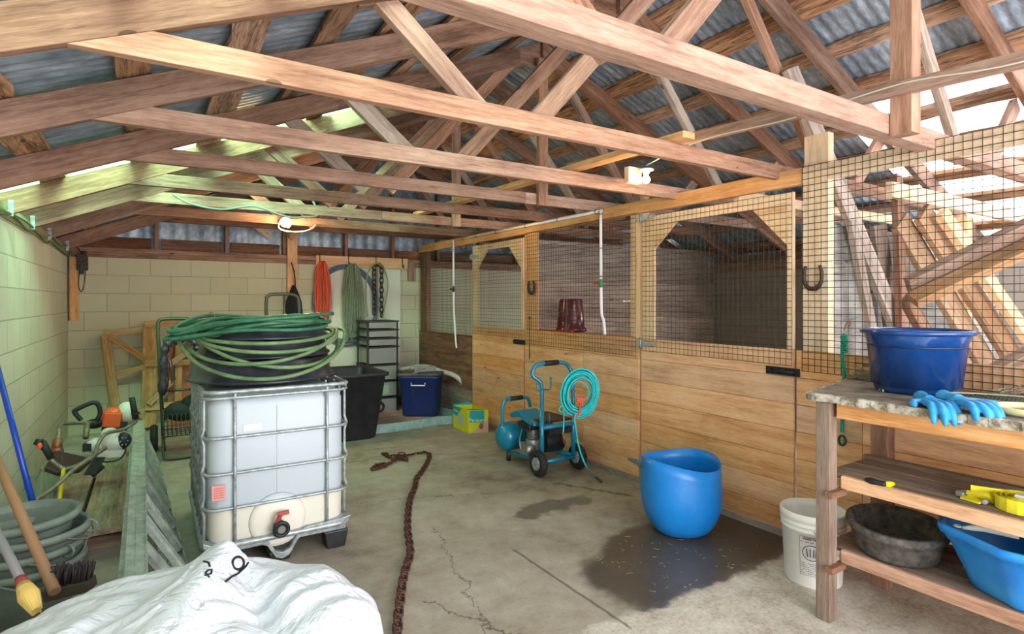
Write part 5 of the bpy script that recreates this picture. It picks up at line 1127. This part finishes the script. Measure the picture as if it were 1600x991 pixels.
def leg(x, y, z1, m=W_BENCH, s_=.042): 
    bm = nb(); box(bm, x - s_, x + s_, y - s_, y + s_, 0, z1); return link('leg', bm, m['Z'], t, .003)
leg(2.61, 1.445, .993, s_=.032); leg(3.155, 1.46, .993, W_RAF, .04); leg(2.61, -.2, .993); leg(3.155, -.2, .993)
bm = nb(); box(bm, 2.60, 2.64, -.3, 1.395, .925, .997); link('apron', bm, W_PINE['Y'], t, .003)
bm = nb(); box(bm, 2.67, 3.11, 1.43, 1.47, .90, .985); link('apron', bm, W_BENCH['X'], t, .003)
for z in (.60, .265):
    for x, wd in ((2.735, .115), (2.86, .115), (2.985, .115)):
        bm = nb(); box(bm, x - wd / 2, x + wd / 2, -.25, 1.49, z + .036, z + .056); link('shelf_slat', bm, W_BENCH['Y'], t, .002)
    bm = nb(); box(bm, 3.045, 3.085, -.25, 1.50, z + .036, z + .075); link('shelf_back_strip', bm, W_BENCH['Y'], t, .002)
    bm = nb(); box(bm, 2.645, 2.668, -.25, 1.40, z - .0, z + .058); link('shelf_front_strip', bm, (W_PINE if z > .5 else W_TIE)['Y'], t, .003)
    for y in (1.40, -.15):
        bm = nb(); box(bm, 2.67, 3.12, y - .02, y + .02, z - .012, z + .034); link('shelf_cleat', bm, W_PALE['X'], t, .002)
        bm = nb(); box(bm, 2.55, 2.668, y - .015, y + .02, z - .03, z - .002) ; link('cleat_end', bm, W_RAF['X'], t, .002)
# hay along the back of the bench
bm = nb(); rnd = random.Random(8)
for k in range(900):
    y = rnd.choice((rnd.uniform(1.42, 1.62), rnd.uniform(-.2, 1.0))); x = 3.235 - abs(rnd.gauss(0, .035)); z = 1.034 + rnd.uniform(0, .055) * (1 - (3.235 - x) / .12); a = rnd.uniform(0, pi); tube(bm, [(x, y, max(1.034, z)), (x - .02 * cos(a), y + .035 * sin(a), max(1.034, z + rnd.uniform(-.012, .012)))], .0014, 3, cap=False)
tag(link('hay', bm, speck('grey_hay', srgb(120, 112, 92), srgb(190, 182, 160), 60, .95)), 'loose hay lying along the back of the workbench top', 'hay', kind='stuff')
# navy tub on the bench
t = thing('muck_tub', (3.0, 1.245, 1.032), 'navy blue faceted plastic tub standing on the workbench', 'tub')
c = (2.998, 1.245, 1.032); n = 48
def octf(a, j): 
    q = pi / 4; m_ = (a + .30) % q - q / 2; return 1.0 * min(1.03, cos(q / 2) / cos(m_) * 1.05) if (j < 3 or j > 10) else 1
bm = nb(); pr = [(.150, 0), (.160, .012), (.186, .205), (.190, .208), (.205, .262), (.205, .264), (.221, .266), (.226, .276), (.222, .286), (.208, .288), (.20, .275), (.17, .03), (0, .02)]
lathe(bm, pr, c, 48, fn=octf); link('body', bm, NAVY, t)
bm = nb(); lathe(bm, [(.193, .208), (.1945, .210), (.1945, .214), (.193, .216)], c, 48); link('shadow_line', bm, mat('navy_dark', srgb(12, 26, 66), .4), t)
# blue rubber gloves
def glove(c, ang, label, flip=1, drop=1):
    t = thing('rubber_glove', c, label, 'glove'); bm = nb(); c = Vector(c); f = Vector((cos(ang), sin(ang), 0)); s_ = Vector((-sin(ang), cos(ang), 0)) * flip; u = Vector((0, 0, 1))
    ball(bm, c, .052, (1.2, .9, .32), 20, Matrix.Rotation(ang, 3, 'Z'))
    tube(bm, [c - f * .02, c - f * .07, c - f * .115], [.026, .024, .031], 12)
    for k, (o, L) in enumerate(((-.034, .105), (-.012, .13), (.012, .125), (.035, .10))):
        b = c + f * .038 + s_ * o; e = f * L + s_ * o * .25
        tube(bm, cr([b - f * .02, b + e * .45 + u * .004, b + e * .8 - u * .018 * drop, b + e * .95 - u * .062 * drop], 4), [.012, .0135, .014, .0145, .0145, .0145, .014, .014, .0138, .0135, .013, .0105, .006], 10)
    b = c - s_ * .030 - f * .01; tube(bm, cr([b, b - s_ * .035 + f * .02, b - s_ * .05 + f * .052, b - s_ * .046 + f * .075 - u * .006], 4), [.013] * 4 + [.0135] * 5 + [.013, .012, .010, .006], 10)
    o = link('glove_body', bm, GLOVE, t, smooth=True); r_ = o.modifiers.new('r', 'REMESH'); r_.mode = 'VOXEL'; r_.voxel_size = .0035; r_.use_smooth_shade = True
    m_ = o.modifiers.new('s', 'SMOOTH'); m_.iterations = 4; return t
glove((2.63, 1.035, 1.047), pi + .72, 'blue rubber glove with fingers drooping over the bench edge', 1)
glove((2.65, .94, 1.062), pi + .95, 'second blue rubber glove, crossed over the first beside the tan ring', -1, .8)
# wire racket-like guard and tan ring
t = thing('wire_guard', (2.98, .84, 1.04), 'oval wire mesh guard lying behind the gloves on the workbench', 'wire guard')
ca, sa = cos(1.95), sin(1.95); wc = Vector((2.965, .80, 1.05)); E1, E2 = Vector((cos(1.80), sin(1.80), 0)), Vector((-sin(1.80), cos(1.80), 0)); ra, rb = .30, .115
pts = [wc + E1 * ra * cos(a) + E2 * rb * sin(a) for a in [2 * pi * k / 48 for k in range(48)]]
bm = nb(); tube(bm, pts, .006, 8, closed=True); tube(bm, [p + Vector((0, 0, -.012)) for p in pts], .005, 8, closed=True)
for k in range(96): a = 2 * pi * k / 96; p = wc + E1 * ra * cos(a) + E2 * rb * sin(a); torus(bm, p + Vector((0, 0, -.006)), .0085, .0016, 6, 3, Matrix.Rotation(a, 3, 'Z') @ Matrix.Rotation(pi / 2, 3, 'X'), sy=1.3)
link('wrapped_rim', bm, mat('wrapped_rim', srgb(150, 146, 122), .6), t)
bm = nb()
for k in range(-22, 23):
    x = ra * k / 23; h_ = rb * math.sqrt(1 - (k / 23) ** 2); tube(bm, [wc + E1 * x - E2 * h_, wc + E1 * x + E2 * h_], .0011, 3)
for k in range(-8, 9):
    y = rb * k / 9; h_ = ra * math.sqrt(1 - (k / 9) ** 2); tube(bm, [wc + E2 * y - E1 * h_, wc + E2 * y + E1 * h_], .0011, 3)
link('netting', bm, mat('netting', srgb(96, 98, 88), .6), t)
bm = nb(); torus(bm, (2.755, .765, 1.045), .105, .014, 40, 10); solo('rubber_ring', bm, TAN, 'cream rubber ring lying at the front edge of the workbench', 'ring')
bm = nb(); 
for a_, b_ in (((1374, 604), (1383, 609)), ((1374, 609), (1383, 603)), ((1376, 602), (1380, 611))): tube(bm, [P(*a_, Z=1.036), P(*b_, Z=1.04)], .004, 6)
solo('wire_twist', bm, STEEL, 'little twist of silver wire beside the navy tub', 'wire')
# shelf contents
t = thing('ratchet_strap', (2.86, .82, .656), 'rolled yellow webbing strap on the middle shelf of the bench', 'strap')
c = Vector((2.80, .80, .658)); bm = nb(); pts = [(c.x + (.035 + .0026 * k / 3) * cos(k * .35), c.y + (.035 + .0026 * k / 3) * sin(k * .35)) for k in range(72)]
A = [(bm.verts.new((x, y, c.z)), bm.verts.new((x, y, c.z + .05))) for x, y in pts]
for p, q in zip(A, A[1:]): bm.faces.new((p[0], q[0], q[1], p[1]))
o = link('roll', bm, YELLOW, t); sdm = o.modifiers.new('s', 'SOLIDIFY'); sdm.thickness = .0018
bm = nb(); bar(bm, c + Vector((-.03, .09, .022)), c + Vector((-.02, .165, .012)), .045, .016, up=(.7, 0, .7)); bar(bm, c + Vector((-.06, .11, .006)), c + Vector((-.045, .175, .006)), .04, .008); bar(bm, c + Vector((.02, .07, .03)), c + Vector((-.02, .16, .03)), .01, .05); link('strap_end', bm, YELLOW, t)
bm = nb(); bar(bm, c + Vector((-.02, .17, .012)), c + Vector((-.01, .20, .012)), .05, .02); cyl(bm, c + Vector((-.05, .10, .012)), c + Vector((-.07, .10, .012)), .01, 10); link('ratchet', bm, STEEL, t, .003)
bm = nb(); box(bm, c.x - .02, c.x + .025, c.y - .025, c.y + .025, c.z + .001, c.z + .056); link('tape_core', bm, WHITEP, t, .004)
t = thing('pry_tool', P(1385, 756, Z=.662), 'black tool with a yellow tip lying on the middle shelf', 'tool')
bm = nb(); tube(bm, cr([P(1352, 749, Z=.664), P(1366, 753, Z=.668), P(1384, 757, Z=.668)], 4), [.006, .009, .013, .015, .014, .012, .012, .012, .012], 8); link('handle', bm, GRIP, t)
bm = nb(); tube(bm, [P(1383, 757, Z=.668), P(1388, 757, Z=.668), P(1396, 756, Z=.668)], [.010, .014, .009], 10); link('yellow_tip', bm, mat('yellow_tip', srgb(232, 214, 20), .4), t)
bm = nb(); lathe(bm, [(.0, .004), (.19, 0), (.205, .02), (.222, .095), (.238, .100), (.245, .115), (.240, .130), (.222, .132), (.21, .115), (.185, .03), (0, .024)], (2.855, 1.265, .322), 48, sy=.82, fn=lambda a, j: 1 + .012 * sin(2 * a + .5)); bmesh.ops.rotate(bm, cent=(2.855, 1.265, .32), verts=bm.verts[:], matrix=Matrix.Rotation(.5, 3, 'Z')); solo('feed_pan', bm, RUBBERG, 'worn black rubber feed pan on the low shelf of the bench', 'feed pan')
t = thing('wash_tub', (2.88, .76, .322), 'light blue plastic tub with a paper label on the low shelf', 'tub')
c = (2.872, .76, .322)
def sq8(a, j): q = pi / 4; m_ = (a + .1) % q - q / 2; return 1 / cos(m_) * cos(q / 2) + .02
bm = nb(); lathe(bm, [(.20, 0), (.208, .012), (.275, .175), (.281, .178), (.296, .205), (.304, .205), (.314, .232), (.308, .24), (.292, .238), (.28, .2), (.20, .02), (0, .014)], c, 56, fn=sq8, sy=1.1); link('body', bm, BLUEB2 if 'BLUEB2' in globals() else speck('light_blue_plastic', srgb(20, 124, 214), srgb(56, 152, 226), 4, .35), t)
pa = P(1578, 905, d=2.03)
bm = nb(); a = pi + .55
p_ = lambda th, rr_, z: Vector((c[0] + rr_ * cos(th), c[1] + rr_ * sin(th) * .98, c[2] + z))
quad(bm, p_(a, .222, .03), p_(a + .5, .222, .03), p_(a + .5, .262, .145), p_(a, .262, .145)); lb = link('paper_label', bm, WHITEP, t)
bm = nb(); quad(bm, p_(a, .2635, .138), p_(a + .5, .2635, .138), p_(a + .5, .271, .165), p_(a, .271, .165)); link('dark_label', bm, mat('label_navy', srgb(74, 96, 140), .6), t)
bm = nb(); tube(bm, cr([(2.70, .96, .558), (2.72, .90, .572), (2.735, .85, .57), (2.75, .80, .565)], 4), [.006, .008, .012, .014, .015, .015, .015, .014, .013, .012, .011, .01, .008], 8); torus(bm, (2.70, .975, .56), .012, .003, 12, 5); solo('white_rope', bm, mat('grubby_white_rope', srgb(214, 212, 200), .9), 'bit of white rope resting inside the light blue tub rim', 'rope')
# white pail
t = thing('pail', (2.925, 1.685, 0), 'white plastic pail with a printed warning label behind the bench post', 'pail')
c = (2.925, 1.69, 0); bm = nb(); lathe(bm, [(.128, .0), (.135, .008), (.147, .28), (.153, .282), (.153, .288), (.148, .29), (.149, .305), (.155, .307), (.155, .313), (.150, .315), (.151, .33), (.158, .333), (.158, .365), (.155, .37), (.148, .37), (.146, .33), (.13, .02), (0, .014)], c, 48); link('body', bm, WHITEP, t)
bm = nb(); tube(bm, cr([(c[0] + .155 * cos(a), c[1] + .155 * sin(a), .30 - .13 * sin(pi * q)) for a, q in ((-2.6, 0), (-2.2, .2), (-1.7, .4), (-1.2, .6), (-.7, .8), (-.3, 1))], 5), .002, 6); link('bail_handle', bm, STEEL, t)
av = math.atan2(-1.69, -2.925) ; PRT = mat('grey_print', srgb(96, 98, 108), .7)
def pl(th, z, e=.0015): r = .1355 + (.147 - .1355) * z / .28 + e; return Vector((c[0] + r * cos(th), c[1] + r * sin(th), z))
bm = nb()
for k, (z, h_) in enumerate(((.252, .006), (.238, .004), (.13, .003), (.12, .003), (.11, .003), (.10, .003), (.09, .003), (.08, .003))):
    for j in range(10):
        if (j * 7 + k * 3) % 5 == 0: continue
        a = av - .38 + .07 * j; tube(bm, [pl(a, z), pl(a + .05, z)], h_ * .4, 4)
for z in (.265, .07): tube(bm, [pl(av - .42 + .07 * j, z) for j in range(12)], .0008, 4)
for s_ in (-.42, .35): tube(bm, [pl(av + s_, .07), pl(av + s_, .265)], .0008, 4)
tube(bm, [pl(av - .03 + .30 * cos(q), .185 + .038 * sin(q)) for q in [2 * pi * k / 24 for k in range(24)]], .002, 5, closed=True)
for q in (-.14, -.05, .05, .12): tube(bm, [pl(av - .03 + q, .165), pl(av - .03 + q * 1.2, .205)], .003, 4)
link('warning_label', bm, PRT, t)
words('WARNING', .016, PRT, t, pl(av - .05, .257, .002), (pi / 2, 0, av + pi / 2), 'warning_text')

# ================================================================== LUMBER BEHIND THE TALL MESH
LG = 'boards and posts leaning in the stall behind the tall mesh'
def lean(name, p0, p1, wd, th, m, label, up=(0, 1, 0)):
    M, L = frame(p0, p1, up); bm = nb(); box(bm, 0, L, -wd / 2, wd / 2, -th / 2, th / 2); o = link(name, bm, m['X'], None, .003, matrix=M); return tag(o, label, 'board', LG)
W_LUM = woods('yellow_lumber', srgb(124, 86, 50), srgb(170, 124, 78), srgb(200, 158, 110), vary=.12, knots=.4)
lean('leaning_board', (3.38, 2.10, 2.90), (4.62, 1.56, .0), .13, .04, W_GREY, 'long weathered board leaning up past the rail to the nearest truss')
lean('leaning_board', P(1330, 345, Y=1.88), (4.05, 1.72, .0), .075, .035, W_GREY, 'narrow knotty weathered board leaning left of the long one')
lean('leaning_board', P(1372, 352, Y=1.90), (4.35, 1.80, .0), .17, .03, W_BENCH, 'wide brown board leaning behind the narrow knotty one')
lean('leaning_board', P(1405, 345, Y=1.84), (5.75, 1.40, .0), .19, .04, W_LUM, 'yellow plank slanting down behind the brown cross timbers, lowest of three')
lean('leaning_board', P(1440, 332, Y=1.77), (6.0, 1.28, .0), .19, .04, W_LUM, 'yellow plank slanting down behind the cross timbers, middle of three')
lean('leaning_board', P(1470, 332, Y=1.68), (6.15, 1.10, .0), .10, .05, W_PALE, 'pale plank slanting down behind the cross timbers, uppermost of three')
lean('leaning_board', P(1420, 452, Y=1.48), P(1640, 345, Y=1.02), .14, .05, W_BENCH, 'dark brown timber crossing over the yellow planks, upper one', up=(0, 1, .1))
lean('leaning_board', P(1425, 470, Y=1.44), P(1640, 372, Y=1.00), .05, .09, W_LUM, 'lighter timber fixed along the underside of the upper cross timber', up=(0, 1, .1))
lean('leaning_board', P(1490, 618, Y=1.30), P(1650, 535, Y=.95), .13, .05, W_BENCH, 'dark brown timber crossing low behind the mesh above the bench', up=(0, 1, .1))
lean('leaning_board', P(1415, 465, Y=1.5), P(1500, 620, Y=1.36), .09, .04, W_RAF, 'short brown timber joining the two cross timbers')
lean('leaning_board', (4.3, 1.9, 2.30), P(1410, 560, Y=1.72), .09, .04, W_RAF, 'brown board rising behind the yellow planks to the tie beam') 
bm = nb(); box(bm, 5.3, 5.39, 1.85, 1.94, 0, 2.1); solo('stall_post', bm, W_PALE['Z'], 'pale upright post standing behind the cross timbers in the stall', 'post', 'posts of the stall front')
bm = nb(); box(bm, 3.9, XR, 1.75, 1.79, 2.1, 2.195); solo('stall_header', bm, W_PALE['X'], 'pale board level behind the tall mesh, lit by the white roof panel', 'board')
